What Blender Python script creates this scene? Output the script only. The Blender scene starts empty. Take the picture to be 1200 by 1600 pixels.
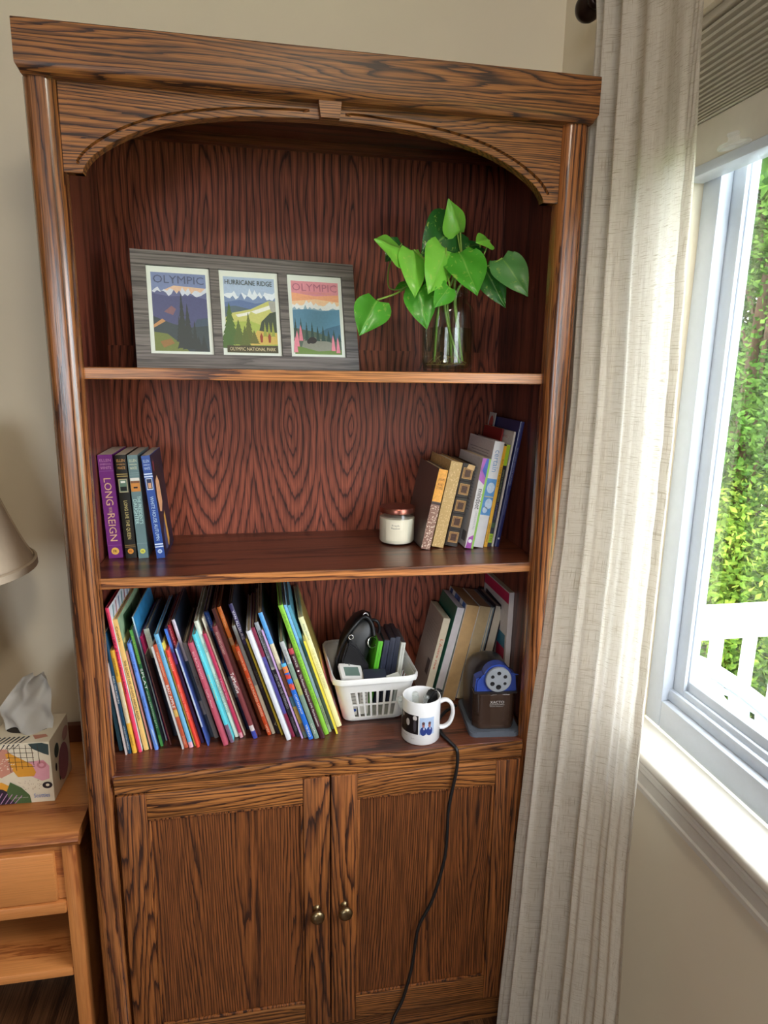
import bpy, bmesh, math, random
from math import sin, cos, pi, radians, sqrt, atan2
from mathutils import Vector, Matrix

random.seed(7)
sc = bpy.context.scene
C = sc.collection

# ------------------------------------------------------------------ camera
cam_d = bpy.data.cameras.new('camera')
cam = bpy.data.objects.new('camera', cam_d); C.objects.link(cam)
_r = Vector((0.98319111, -0.18191286, 0.0155871))
_u = Vector((0.02380343, 0.21235661, 0.97690228))
_f = Vector((0.18102111, 0.96011061, -0.21311729))
cam.matrix_world = Matrix(((_r.x, _u.x, -_f.x, 0.3458), (_r.y, _u.y, -_f.y, -1.1748), (_r.z, _u.z, -_f.z, 1.5027), (0, 0, 0, 1)))
cam_d.sensor_fit = 'VERTICAL'; cam_d.sensor_height = 24.0
cam_d.lens = 1031.05 / 1600 * 24.0
cam_d.clip_start = 0.02; cam_d.clip_end = 200
sc.camera = cam

# ------------------------------------------------------------------ world, sun, exposure
SKY = 1.25
LAMP = 5.0
w = bpy.data.worlds.new('sky'); sc.world = w; w.use_nodes = True
bg = w.node_tree.nodes['Background']
bg.inputs[0].default_value = (0.88, 0.94, 1.0, 1); bg.inputs[1].default_value = SKY
sun_d = bpy.data.lights.new('sun', 'SUN'); sun_d.energy = 0.8; sun_d.angle = radians(1.5); sun_d.color = (1.0, 0.95, 0.86)
sun = bpy.data.objects.new('sun', sun_d); C.objects.link(sun)
sun.rotation_euler = Vector((0.50, -0.42, -0.76)).to_track_quat('-Z', 'Y').to_euler()
vs = sc.view_settings
vs.view_transform = 'Standard'; vs.look = 'None'; vs.gamma = 1.0; vs.use_curve_mapping = False
vs.exposure = 3.35
sc.cycles.max_bounces = 8; sc.cycles.transparent_max_bounces = 10; sc.cycles.transmission_bounces = 6

def portal(name, loc, rot, sx, sy):
    d = bpy.data.lights.new(name, 'AREA'); d.shape = 'RECTANGLE'; d.size = sx; d.size_y = sy
    o = bpy.data.objects.new(name, d); C.objects.link(o); o.location = loc; o.rotation_euler = rot
    d.cycles.is_portal = True
    return o
# window in the right wall, and the room's two other windows (behind the camera and in the left wall)
WY0, WY1, WZ0, WZ1 = -1.28, -0.108, 0.845, 2.04
portal('window_portal', (1.19, (WY0 + WY1) / 2, (WZ0 + WZ1) / 2), (0, radians(90), 0), WZ1 - WZ0, WY1 - WY0)
RX0, RX1, RZ0, RZ1 = -1.3, -0.3, 0.95, 2.05
portal('rear_window_portal', ((RX0 + RX1) / 2, -3.97, (RZ0 + RZ1) / 2), (radians(90), 0, 0), RX1 - RX0, RZ1 - RZ0)

# ------------------------------------------------------------------ helpers
def lin(c):
    return tuple(((v / 255) / 12.92 if v / 255 <= 0.04045 else ((v / 255 + 0.055) / 1.055) ** 2.4) for v in c)

class NT:
    def __init__(s, m):
        s.t = m.node_tree; s.t.nodes.clear()
    def n(s, typ, ins=None, **kw):
        nd = s.t.nodes.new(typ)
        for k, v in kw.items(): setattr(nd, k, v)
        for k, v in (ins or {}).items():
            sock = nd.inputs[k]
            if isinstance(v, bpy.types.NodeSocket): s.t.links.new(v, sock)
            else: sock.default_value = v
        return nd
    def math(s, op, a, b=None, c=None):
        ins = {0: a}
        if b is not None: ins[1] = b
        if c is not None: ins[2] = c
        return s.n('ShaderNodeMath', ins, operation=op).outputs[0]
    def ramp(s, fac, stops, interp='LINEAR'):
        r = s.n('ShaderNodeValToRGB', {0: fac}); cr = r.color_ramp; cr.interpolation = interp
        while len(cr.elements) < len(stops): cr.elements.new(0.5)
        for e, (p, col) in zip(cr.elements, stops):
            e.position = p; e.color = (*col[:3], 1)
        return r.outputs[0]

MATS = {}
def newmat(name):
    m = bpy.data.materials.new(name); m.use_nodes = True
    return m, NT(m)

def mat(col, rough=0.5, metal=0.0, coat=0.0, var=0.06, name=None, spec=0.5, scale=60):
    key = (tuple(col), rough, metal, coat, var, spec, scale)
    if key in MATS: return MATS[key]
    m, t = newmat(name or 'paint_%02x%02x%02x' % tuple(int(v) for v in col))
    L = lin(col)
    tc = t.n('ShaderNodeTexCoord').outputs['Object']
    nz = t.n('ShaderNodeTexNoise', {'Vector': tc, 'Scale': scale, 'Detail': 3.0}).outputs[0]
    a = tuple(max(0, v * (1 - var)) for v in L); b = tuple(min(1, v * (1 + var)) for v in L)
    base = t.ramp(nz, [(0.3, a), (0.7, b)])
    p = t.n('ShaderNodeBsdfPrincipled', {'Base Color': base, 'Roughness': rough, 'Metallic': metal, 'Coat Weight': coat, 'Specular IOR Level': spec})
    t.n('ShaderNodeOutputMaterial', {'Surface': p.outputs[0]})
    MATS[key] = m
    return m

def wood(name, light, mid, dark, axis='Z', K=13.0, scale=8.0, along=0.12, rough=0.36, coat=0.12, pore=0.55, lineK=0.0):
    m, t = newmat(name)
    li, mi, da = lin(light), lin(mid), lin(dark)
    tc = t.n('ShaderNodeTexCoord').outputs['Object']
    rnd = t.n('ShaderNodeObjectInfo').outputs['Random']
    off = t.n('ShaderNodeCombineXYZ', {0: t.math('MULTIPLY', rnd, 3.7), 1: t.math('MULTIPLY', rnd, 7.9), 2: t.math('MULTIPLY', rnd, 5.3)}).outputs[0]
    v0 = t.n('ShaderNodeVectorMath', {0: tc, 1: off}, operation='ADD').outputs[0]
    i = 'XYZ'.index(axis)
    s1 = [1, 1, 1]; s1[i] = along
    s2 = [1, 1, 1]; s2[i] = 0.018
    s3 = [1, 1, 1]; s3[i] = 0.07
    v1 = t.n('ShaderNodeVectorMath', {0: v0, 1: tuple(s1)}, operation='MULTIPLY').outputs[0]
    v2 = t.n('ShaderNodeVectorMath', {0: v0, 1: tuple(s2)}, operation='MULTIPLY').outputs[0]
    n1 = t.n('ShaderNodeTexNoise', {'Vector': v1, 'Scale': scale, 'Detail': 2.0, 'Roughness': 0.42, 'Distortion': 0.25}).outputs[0]
    f = t.math('MULTIPLY', n1, K)
    if lineK:
        sx = t.n('ShaderNodeSeparateXYZ', {0: v0}).outputs
        cr = t.math('ADD', sx[0 if axis == 'Z' else 2], t.math('MULTIPLY', sx[1], 0.6))
        f = t.math('ADD', f, t.math('MULTIPLY', cr, lineK))
    v3 = t.n('ShaderNodeVectorMath', {0: v0, 1: tuple(s3)}, operation='MULTIPLY').outputs[0]
    jit = t.n('ShaderNodeTexNoise', {'Vector': v3, 'Scale': 190.0, 'Detail': 2.0, 'Roughness': 0.6}).outputs[0]
    f = t.math('ADD', f, t.math('MULTIPLY', jit, 0.75))
    fr = t.math('FRACT', f)
    grain = t.ramp(fr, [(0.0, da), (0.10, da), (0.24, mi), (0.50, li), (0.86, li), (1.0, mi)])
    pores = t.n('ShaderNodeTexNoise', {'Vector': v2, 'Scale': 420.0, 'Detail': 2.0, 'Roughness': 0.6}).outputs[0]
    pm = t.ramp(pores, [(0.40, (0.0,) * 3), (0.58, (1.0,) * 3)])
    pmix = t.n('ShaderNodeMix', {0: pore, 6: (1, 1, 1, 1), 7: pm}, data_type='RGBA').outputs[2]
    blot = t.n('ShaderNodeTexNoise', {'Vector': v1, 'Scale': 2.5, 'Detail': 1.0}).outputs[0]
    bl = t.ramp(blot, [(0.3, (0.72,) * 3), (0.7, (1.12,) * 3)])
    c1 = t.n('ShaderNodeMix', {0: 1.0, 6: grain, 7: pmix}, data_type='RGBA', blend_type='MULTIPLY').outputs[2]
    # keep pores brownish: lift with the dark tone
    c1 = t.n('ShaderNodeMix', {0: 1.0, 6: c1, 7: (*[v * 0.6 for v in da], 1)}, data_type='RGBA', blend_type='LIGHTEN').outputs[2]
    c2 = t.n('ShaderNodeMix', {0: 1.0, 6: c1, 7: bl}, data_type='RGBA', blend_type='MULTIPLY').outputs[2]
    bump = t.n('ShaderNodeBump', {'Strength': 0.18, 'Distance': 0.002, 'Height': pores}).outputs[0]
    p = t.n('ShaderNodeBsdfPrincipled', {'Base Color': c2, 'Roughness': rough, 'Coat Weight': coat, 'Coat Roughness': 0.25, 'Normal': bump})
    t.n('ShaderNodeOutputMaterial', {'Surface': p.outputs[0]})
    return m

def veneer(name, light, mid, dark):
    """book-matched flame veneer with eyes, in the bookcase's own coordinates"""
    m, t = newmat(name)
    li, mi, da = lin(light), lin(mid), lin(dark)
    tc = t.n('ShaderNodeTexCoord').outputs['Object']
    xyz = t.n('ShaderNodeSeparateXYZ', {0: tc}).outputs
    uu = t.math('PINGPONG', t.math('ADD', xyz[0], -0.1765 + 3.04), 0.152)
    zz = t.math('SUBTRACT', t.math('MODULO', t.math('ADD', xyz[2], -1.371 + 0.25 + 1.68), 0.42), 0.25)
    wv = t.n('ShaderNodeCombineXYZ', {0: t.math('MULTIPLY', uu, 9.0), 1: t.math('MULTIPLY', zz, 3.2), 2: t.math('MULTIPLY', xyz[0], 0.5)}).outputs[0]
    nz = t.n('ShaderNodeTexNoise', {'Vector': wv, 'Scale': 1.0, 'Detail': 2.0, 'Roughness': 0.5}).outputs[0]
    du = t.math('ADD', t.math('SUBTRACT', uu, 0.0657), t.math('MULTIPLY', t.math('SUBTRACT', nz, 0.5), 0.055))
    a = t.math('MULTIPLY', t.math('ABSOLUTE', du), 1.0)
    b = t.math('MULTIPLY', t.math('ABSOLUTE', zz), t.math('SUBTRACT', 0.27, t.math('MULTIPLY', t.math('GREATER_THAN', xyz[2], 1.49), 0.15)))
    r = t.math('POWER', t.math('ADD', t.math('POWER', a, 1.5), t.math('POWER', b, 1.5)), 0.6667)
    r = t.math('POWER', r, 0.8)
    s2 = t.n('ShaderNodeVectorMath', {0: tc, 1: (1, 1, 0.02)}, operation='MULTIPLY').outputs[0]
    jit = t.n('ShaderNodeTexNoise', {'Vector': s2, 'Scale': 220.0, 'Detail': 1.0}).outputs[0]
    f = t.math('ADD', t.math('MULTIPLY', r, 46.0), t.math('MULTIPLY', jit, 0.45))
    fr = t.math('FRACT', f)
    grain = t.ramp(fr, [(0.0, da), (0.07, da), (0.2, mi), (0.6, li), (0.94, mi), (1.0, da)])
    pores = t.n('ShaderNodeTexNoise', {'Vector': s2, 'Scale': 520.0, 'Detail': 2.0, 'Roughness': 0.6}).outputs[0]
    pm = t.ramp(pores, [(0.38, (0.45,) * 3), (0.6, (1.0,) * 3)])
    # narrow veneer leaves differ a little in tone
    leaf = t.n('ShaderNodeTexNoise', {'Vector': t.n('ShaderNodeCombineXYZ', {0: t.math('FLOOR', t.math('MULTIPLY', xyz[0], 6.58))}).outputs[0], 'Scale': 3.3}).outputs[0]
    lf = t.ramp(leaf, [(0.3, (0.82,) * 3), (0.7, (1.1,) * 3)])
    c1 = t.n('ShaderNodeMix', {0: 1.0, 6: grain, 7: pm}, data_type='RGBA', blend_type='MULTIPLY').outputs[2]
    c2 = t.n('ShaderNodeMix', {0: 1.0, 6: c1, 7: lf}, data_type='RGBA', blend_type='MULTIPLY').outputs[2]
    p = t.n('ShaderNodeBsdfPrincipled', {'Base Color': c2, 'Roughness': 0.5, 'Specular IOR Level': 0.3})
    t.n('ShaderNodeOutputMaterial', {'Surface': p.outputs[0]})
    return m

def glassy(name, tint=(1, 1, 1), refl=0.06, rough=0.02, edge=True, opac=0.0, opcol=(0.5, 0.5, 0.5)):
    m, t = newmat(name)
    tr = t.n('ShaderNodeBsdfTransparent', {0: (*tint, 1)}).outputs[0]
    if opac > 0:
        df = t.n('ShaderNodeBsdfDiffuse', {0: (*opcol, 1)}).outputs[0]
        tr = t.n('ShaderNodeMixShader', {0: opac, 1: tr, 2: df}).outputs[0]
    gl = t.n('ShaderNodeBsdfGlossy', {0: (1, 1, 1, 1), 'Roughness': rough}).outputs[0]
    if edge:
        fcg = t.n('ShaderNodeLayerWeight', {0: 0.5}).outputs['Facing']
        fac = t.math('ADD', t.math('MULTIPLY', t.math('POWER', fcg, 4.0), 0.55), 0.035)
    else:
        fac = refl
    mx = t.n('ShaderNodeMixShader', {0: fac, 1: tr, 2: gl}).outputs[0]
    t.n('ShaderNodeOutputMaterial', {'Surface': mx})
    return m

def wall_mat(name, col):
    m, t = newmat(name)
    tc = t.n('ShaderNodeTexCoord').outputs['Object']
    nz = t.n('ShaderNodeTexNoise', {'Vector': tc, 'Scale': 3.0, 'Detail': 4.0}).outputs[0]
    L = lin(col)
    base = t.ramp(nz, [(0.3, tuple(v * 0.96 for v in L)), (0.7, tuple(v * 1.03 for v in L))])
    fn = t.n('ShaderNodeTexNoise', {'Vector': tc, 'Scale': 260.0, 'Detail': 2.0}).outputs[0]
    bump = t.n('ShaderNodeBump', {'Strength': 0.08, 'Distance': 0.001, 'Height': fn}).outputs[0]
    p = t.n('ShaderNodeBsdfPrincipled', {'Base Color': base, 'Roughness': 0.7, 'Normal': bump, 'Specular IOR Level': 0.25})
    t.n('ShaderNodeOutputMaterial', {'Surface': p.outputs[0]})
    return m

# ---- geometry helpers: each returns / fills a bmesh
def B(): return bmesh.new()

def box(bm, x0, x1, y0, y1, z0, z1, bev=0.0, seg=2, M=None):
    t = bmesh.new()
    r = bmesh.ops.create_cube(t, size=1.0)
    for v in t.verts:
        v.co = Vector(((x0 + x1) / 2 + v.co.x * (x1 - x0), (y0 + y1) / 2 + v.co.y * (y1 - y0), (z0 + z1) / 2 + v.co.z * (z1 - z0)))
    if bev > 0:
        bmesh.ops.bevel(t, geom=t.edges[:], offset=bev, segments=seg, affect='EDGES', profile=0.5)
    if M is not None: bmesh.ops.transform(t, matrix=M, verts=t.verts)
    me = bpy.data.meshes.new('tmp'); t.to_mesh(me); t.free(); bm.from_mesh(me); bpy.data.meshes.remove(me)
    return bm

def grid(bm, rows, closed_u=False, closed_v=False, cap0=False, cap1=False):
    """rows: list of lists of points; makes quads between rows"""
    V = [[bm.verts.new(p) for p in r] for r in rows]
    n = len(V); m = len(V[0])
    for i in range(n if closed_v else n - 1):
        for j in range(m if closed_u else m - 1):
            a, b = V[i][j], V[i][(j + 1) % m]; c, d = V[(i + 1) % n][(j + 1) % m], V[(i + 1) % n][j]
            try: bm.faces.new((a, b, c, d))
            except ValueError: pass
    if cap0: bm.faces.new(list(reversed(V[0])))
    if cap1: bm.faces.new(V[-1])
    return V

def lathe(bm, prof, seg=32, cx=0, cy=0, cz=0, cap0=True, cap1=True, a0=0.0):
    rows = [[(cx + r * cos(a0 + 2 * pi * k / seg), cy + r * sin(a0 + 2 * pi * k / seg), cz + z) for k in range(seg)] for r, z in prof]
    grid(bm, rows, closed_u=True, cap0=cap0, cap1=cap1)
    return bm

def smooth_path(pts, n=8):
    P = [Vector(p) for p in pts]; out = []
    for i in range(len(P) - 1):
        p0 = P[max(i - 1, 0)]; p1 = P[i]; p2 = P[i + 1]; p3 = P[min(i + 2, len(P) - 1)]
        for k in range(n):
            t = k / n
            out.append(0.5 * ((2 * p1) + (p2 - p0) * t + (2 * p0 - 5 * p1 + 4 * p2 - p3) * t * t + (3 * p1 - p0 - 3 * p2 + p3) * t ** 3))
    out.append(P[-1])
    return out

def tube(bm, pts, r, seg=8, n=6, r1=None, closed=False):
    P = smooth_path(pts, n) if n > 1 else [Vector(p) for p in pts]
    rows = []; up = Vector((0.13, 0.21, 0.97)); N = len(P)
    for i, p in enumerate(P):
        d = (P[min(i + 1, N - 1)] - P[max(i - 1, 0)]).normalized()
        a = up - d * up.dot(d)
        if a.length < 1e-3: a = Vector((1, 0, 0)) - d * d.x
        a.normalize(); b = d.cross(a); up = a
        rr = r if r1 is None else r + (r1 - r) * i / (N - 1)
        rows.append([p + a * rr * cos(2 * pi * k / seg) + b * rr * sin(2 * pi * k / seg) for k in range(seg)])
    grid(bm, rows, closed_u=True, cap0=True, cap1=True)
    return bm

def prism(bm, poly, axis, a0, a1):
    """poly of 2-D points extruded along axis ('x','y','z')"""
    def P(p, a):
        return {'x': (a, p[0], p[1]), 'y': (p[0], a, p[1]), 'z': (p[0], p[1], a)}[axis]
    v0 = [bm.verts.new(P(p, a0)) for p in poly]; v1 = [bm.verts.new(P(p, a1)) for p in poly]
    n = len(poly)
    for i in range(n): bm.faces.new((v0[i], v0[(i + 1) % n], v1[(i + 1) % n], v1[i]))
    bm.faces.new(v0); bm.faces.new(list(reversed(v1)))
    return bm

def obj(name, bm, material, parent=None, smooth=None):
    me = bpy.data.meshes.new(name)
    bmesh.ops.recalc_face_normals(bm, faces=bm.faces)
    bm.to_mesh(me); bm.free()
    if smooth is not None:
        me.polygons.foreach_set('use_smooth', [True] * len(me.polygons))
        if smooth < 180: me.set_sharp_from_angle(angle=radians(smooth))
    me.materials.append(material)
    o = bpy.data.objects.new(name, me); C.objects.link(o)
    if parent: o.parent = parent
    return o

def pydata(name, verts, faces, material, parent=None, smooth=None):
    me = bpy.data.meshes.new(name); me.from_pydata(verts, [], faces)
    if smooth is not None: me.polygons.foreach_set('use_smooth', [True] * len(me.polygons))
    me.materials.append(material)
    o = bpy.data.objects.new(name, me); C.objects.link(o)
    if parent: o.parent = parent
    return o

def tag(o, label, cat, group=None, kind=None):
    o['label'] = label; o['category'] = cat
    if group: o['group'] = group
    if kind: o['kind'] = kind
    return o

def thing(name, label, cat, loc=(0, 0, 0), rot=(0, 0, 0), group=None):
    o = bpy.data.objects.new(name, None); C.objects.link(o); o.empty_display_size = 0.02
    o.location = loc; o.rotation_euler = rot
    return tag(o, label, cat, group)

def struct(name, bm, material, parent=None, smooth=None):
    o = obj(name, bm, material, parent, smooth)
    if parent is None: o['kind'] = 'structure'
    return o

TXT = {}
def text_bm(s):
    if s not in TXT:
        cu = bpy.data.curves.new('t', 'FONT'); cu.body = s; cu.size = 1.0; cu.resolution_u = 2
        o = bpy.data.objects.new('t', cu)
        me = o.to_mesh()
        TXT[s] = ([v.co.copy() for v in me.vertices], [tuple(p.vertices) for p in me.polygons])
        o.to_mesh_clear(); bpy.data.objects.remove(o); bpy.data.curves.remove(cu)
    return TXT[s]

def text(s, O, right, up, length, height, material, parent, name='lettering', warp=None):
    """flat printed words; fit into length x height, starting at O (lower left), reading along right"""
    V, F = text_bm(s)
    if not V: return None
    x0 = min(v.x for v in V); x1 = max(v.x for v in V); y0 = min(v.y for v in V); y1 = max(v.y for v in V)
    R = Vector(right).normalized(); U = Vector(up).normalized(); O = Vector(O)
    vs_ = []
    for v in V:
        a = (v.x - x0) / (x1 - x0) * length; b = (v.y - y0) / (y1 - y0) * height
        p = O + R * a + U * b
        vs_.append(warp(p) if warp else p)
    return pydata(name, vs_, F, material, parent)

def flat(name, pts, material, parent):
    """flat printed shape from 3-D points"""
    return pydata(name, pts, [tuple(range(len(pts)))], material, parent)

# ------------------------------------------------------------------ shared materials
M_wall = wall_mat('cream_wall_paint', (238, 228, 206))
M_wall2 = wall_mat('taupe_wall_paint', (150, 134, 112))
M_ceil = wall_mat('white_ceiling_paint', (232, 230, 224))
M_oakH = wood('stained_oak_horizontal', (170, 109, 56), (130, 78, 38), (60, 31, 18), axis='X', K=27, scale=9, along=0.13, lineK=150, rough=0.45, coat=0.04)
M_oakV = wood('stained_oak_vertical', (164, 99, 50), (126, 71, 35), (60, 31, 19), axis='Z', K=20, scale=10, along=0.10, lineK=60, rough=0.45, coat=0.04)
M_oakPost = wood('stained_oak_post', (170, 106, 58), (132, 77, 42), (80, 43, 27), axis='Z', K=9, scale=11, along=0.06, rough=0.25, coat=0.8, lineK=70)
M_doorpanel = wood('stained_oak_door_veneer', (144, 84, 42), (116, 65, 32), (62, 33, 19), axis='Z', K=34, scale=7, along=0.09, lineK=170, rough=0.45, coat=0.04)
M_veneer = veneer('flame_oak_veneer', (170, 91, 67), (142, 73, 54), (80, 40, 31))
M_side = wood('reddish_side_veneer', (132, 68, 52), (108, 53, 42), (70, 34, 28), axis='Z', K=7, scale=8, along=0.06, pore=0.4)
M_shelf = wood('reddish_shelf_veneer', (128, 70, 48), (104, 54, 38), (68, 35, 26), axis='X', K=8, scale=8, along=0.06, pore=0.45, rough=0.3, coat=0.25)
M_edge = wood('shelf_edge_oak', (198, 128, 70), (160, 96, 52), (92, 50, 28), axis='X', K=9, scale=10, along=0.06)
M_pine = wood('pine_wood', (206, 134, 74), (190, 116, 60), (156, 88, 44), axis='X', K=5, scale=5, along=0.14, pore=0.12, rough=0.38, coat=0.2)
M_pineV = wood('pine_wood_vertical', (206, 134, 74), (190, 116, 60), (156, 88, 44), axis='Z', K=5, scale=5, along=0.14, pore=0.12, rough=0.38, coat=0.2)
M_vinyl = mat((192, 200, 212), 0.35, var=0.02)
M_trim = mat((228, 224, 214), 0.4, var=0.02)
M_bronze = mat((48, 32, 26), 0.35, metal=0.6)
M_brass = mat((150, 132, 100), 0.32, metal=1.0)
M_black = mat((24, 24, 26), 0.45)
M_white = mat((236, 236, 236), 0.4, var=0.02)
M_glass = glassy('window_glass', refl=0.045, edge=False, rough=0.0)

# ------------------------------------------------------------------ the room
ROOM_X0, ROOM_X1, ROOM_Y0, ROOM_Y1, ROOM_H, TH = -2.6, 1.02, -3.8, 0.36, 2.5, 0.17
floor_mat = wood('floor_boards', (128, 88, 58), (108, 72, 46), (78, 50, 32), axis='Y', K=7, scale=5, along=0.1)
struct('floor', box(B(), ROOM_X0 - TH, ROOM_X1 + TH, ROOM_Y0 - TH, ROOM_Y1 + TH, -0.12, 0.0), floor_mat)
struct('ceiling', box(B(), ROOM_X0 - TH, ROOM_X1 + TH, ROOM_Y0 - TH, ROOM_Y1 + TH, ROOM_H, ROOM_H + 0.15), M_ceil)
struct('wall_back', box(B(), ROOM_X0 - TH, ROOM_X1 + TH, ROOM_Y1, ROOM_Y1 + TH, 0, ROOM_H), M_wall)
struct('wall_left', box(B(), ROOM_X0 - TH, ROOM_X0, ROOM_Y0, ROOM_Y1, 0, ROOM_H), M_wall2)
b = B()
box(b, ROOM_X1, ROOM_X1 + 0.105, ROOM_Y0, ROOM_Y1, 0, WZ0 - 0.02)
box(b, ROOM_X1, ROOM_X1 + 0.105, ROOM_Y0, ROOM_Y1, WZ1, ROOM_H)
box(b, ROOM_X1, ROOM_X1 + 0.105, WY1, ROOM_Y1, WZ0 - 0.02, WZ1)
box(b, ROOM_X1, ROOM_X1 + 0.105, ROOM_Y0, WY0, WZ0 - 0.02, WZ1)
struct('wall_right', b, M_wall)
b = B()
box(b, ROOM_X0 - TH, ROOM_X1 + TH, ROOM_Y0 - TH, ROOM_Y0, 0, RZ0)
box(b, ROOM_X0 - TH, ROOM_X1 + TH, ROOM_Y0 - TH, ROOM_Y0, RZ1, ROOM_H)
box(b, ROOM_X0 - TH, RX0, ROOM_Y0 - TH, ROOM_Y0, RZ0, RZ1)
box(b, RX1, ROOM_X1 + TH, ROOM_Y0 - TH, ROOM_Y0, RZ0, RZ1)
struct('wall_front', b, M_wall2)

# ---- window_1: vinyl frame stepped back from the room to the glass
win = bpy.data.objects.new('window_1', None); C.objects.link(win); win['kind'] = 'structure'; win['label'] = 'white vinyl window with stepped frame in the right wall'
def rect_ring(x0, x1, ya, yb, za, zb, wl, wt, wb):
    bm = B()
    box(bm, x0, x1, yb - wl, yb, za, zb, 0.003)           # far side bar
    box(bm, x0, x1, ya, ya + wl, za, zb, 0.003)
    box(bm, x0, x1, ya + wl, yb - wl, za, za + wb, 0.003)
    box(bm, x0, x1, ya + wl, yb - wl, zb - wt, zb, 0.003)
    return bm
obj('outer_frame', rect_ring(1.075, 1.098, WY0, WY1, WZ0, WZ1, 0.045, 0.045, 0.055), M_vinyl, win, 40)
obj('track_bar', box(B(), 1.089, 1.100, WY0 + 0.05, -0.115, 0.90, 0.922, 0.002), M_vinyl, win, 40)
obj('inner_frame', rect_ring(1.098, 1.106, WY0, WY1, WZ0, WZ1, 0.073, 0.07, 0.088), M_vinyl, win, 40)
obj('sash', rect_ring(1.106, 1.122, WY0 + 0.02, WY1 - 0.02, WZ0 + 0.02, WZ1 - 0.02, 0.055, 0.055, 0.085), M_vinyl, win, 40)
obj('glass_pane', box(B(), 1.1095, 1.1125, WY0 + 0.074, WY1 - 0.074, WZ0 + 0.104, WZ1 - 0.074), M_glass, win)
# sill board with rounded nose and a moulded apron under it
obj('sill_board', box(B(), 0.992, 1.076, WY0 - 0.06, WY1 + 0.10, 0.823, 0.845, 0.008, 3), M_trim, win, 40)
b = B()
prof = [(1.02, 0.823), (0.998, 0.823), (0.996, 0.818), (1.002, 0.812), (1.007, 0.806), (1.005, 0.800), (1.007, 0.795), (1.012, 0.790), (1.012, 0.770), (1.009, 0.767), (1.010, 0.757), (1.02, 0.757)]
prism(b, [(p[0], p[1]) for p in prof], 'y', WY0 - 0.05, WY1 + 0.085)
obj('apron_moulding', b, M_trim, win)
win2 = bpy.data.objects.new('window_2', None); C.objects.link(win2); win2['kind'] = 'structure'
b = B()
for xa, xb, za, zb in ((RX0, RX0 + .05, RZ0, RZ1), (RX1 - .05, RX1, RZ0, RZ1), (RX0 + .05, RX1 - .05, RZ0, RZ0 + .05), (RX0 + .05, RX1 - .05, RZ1 - .05, RZ1), (-.825, -.775, RZ0 + .05, RZ1 - .05)):
    box(b, xa, xb, -3.92, -3.88, za, zb, 0.003)
obj('outer_frame', b, M_vinyl, win2)

# ---- pleated shade in the window
BX = 1.052
shade = thing('pleated_shade', 'raised cream pleated shade hanging in the upper window', 'window shade', (0, 0, 0))
sy0, sy1 = WY0 + 0.012, WY1 - 0.006
M_shade = mat((205, 199, 182), 0.8, var=0.02)
b = B()
box(b, BX - 0.016, BX + 0.016, sy0, sy1, 1.822, 1.886, 0.004)
obj('bottom_rail', b, mat((214, 208, 194), 0.5, var=0.02), shade, 40)
obj('rail_lip', box(B(), BX - 0.019, BX + 0.019, sy0, sy1, 1.806, 1.8222, 0.003), M_vinyl, shade, 40)
prof = [(BX - 0.004, 1.8855)]; z = 1.886
for k in range(17):
    p_ = 0.0042 + 0.0092 * (k / 16) ** 1.3
    prof += [(BX - 0.016, z + 0.28 * p_), (BX - 0.018, z + 0.55 * p_), (BX - 0.013, z + 0.80 * p_), (BX - 0.002, z + 0.94 * p_), (BX - 0.003, z + p_)]; z += p_
zs = [z]
b = B(); prism(b, prof + [(BX + 0.012, z), (BX + 0.012, 1.8855)], 'y', sy0, sy1)
obj('pleats', b, M_shade, shade)
obj('head_rail', box(B(), BX - 0.021, BX + 0.021, sy0, sy1, zs[-1], WZ1 - 0.001, 0.003), mat((216, 210, 196), 0.5, var=0.02), shade, 40)
M_clear = glassy('clear_plastic', tint=(0.95, 0.96, 0.97), opac=0.12, opcol=(0.8, 0.8, 0.82), rough=0.06)
b = B(); lathe(b, [(0.003, 0.0), (0.021, 0.0), (0.0225, 0.003), (0.020, 0.006), (0.009, 0.0075), (0.007, 0.014), (0.009, 0.016), (0.008, 0.019), (0.002, 0.020)], 24)
bmesh.ops.transform(b, matrix=Matrix.Translation((BX - 0.040, -0.262, 1.815)) @ Matrix.Rotation(radians(-12), 4, 'Y'), verts=b.verts)
tag(obj('suction_cup', b, M_clear, None, 40), 'clear plastic suction cup on the pleated shade bottom rail', 'suction cup')

# ---- ceiling lamp of the room (behind the camera)
cl_ = thing('ceiling_lamp', 'round flush ceiling lamp with frosted glass dome', 'ceiling lamp', (0.55, -1.50, ROOM_H))
b = B(); lathe(b, [(0.17, 0.0), (0.175, -0.012), (0.165, -0.022), (0.001, -0.022)], 40); obj('base', b, M_bronze, cl_, 40)
m_, t_ = newmat('lit_frosted_glass')
em_ = t_.n('ShaderNodeEmission', {0: (1.0, 0.88, 0.70, 1), 1: LAMP}); t_.n('ShaderNodeOutputMaterial', {'Surface': em_.outputs[0]})
b = B(); lathe(b, [(0.155, -0.022), (0.150, -0.045), (0.125, -0.072), (0.08, -0.090), (0.03, -0.097), (0.001, -0.098)], 36); obj('glass_dome', b, m_, cl_, 60)

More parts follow.
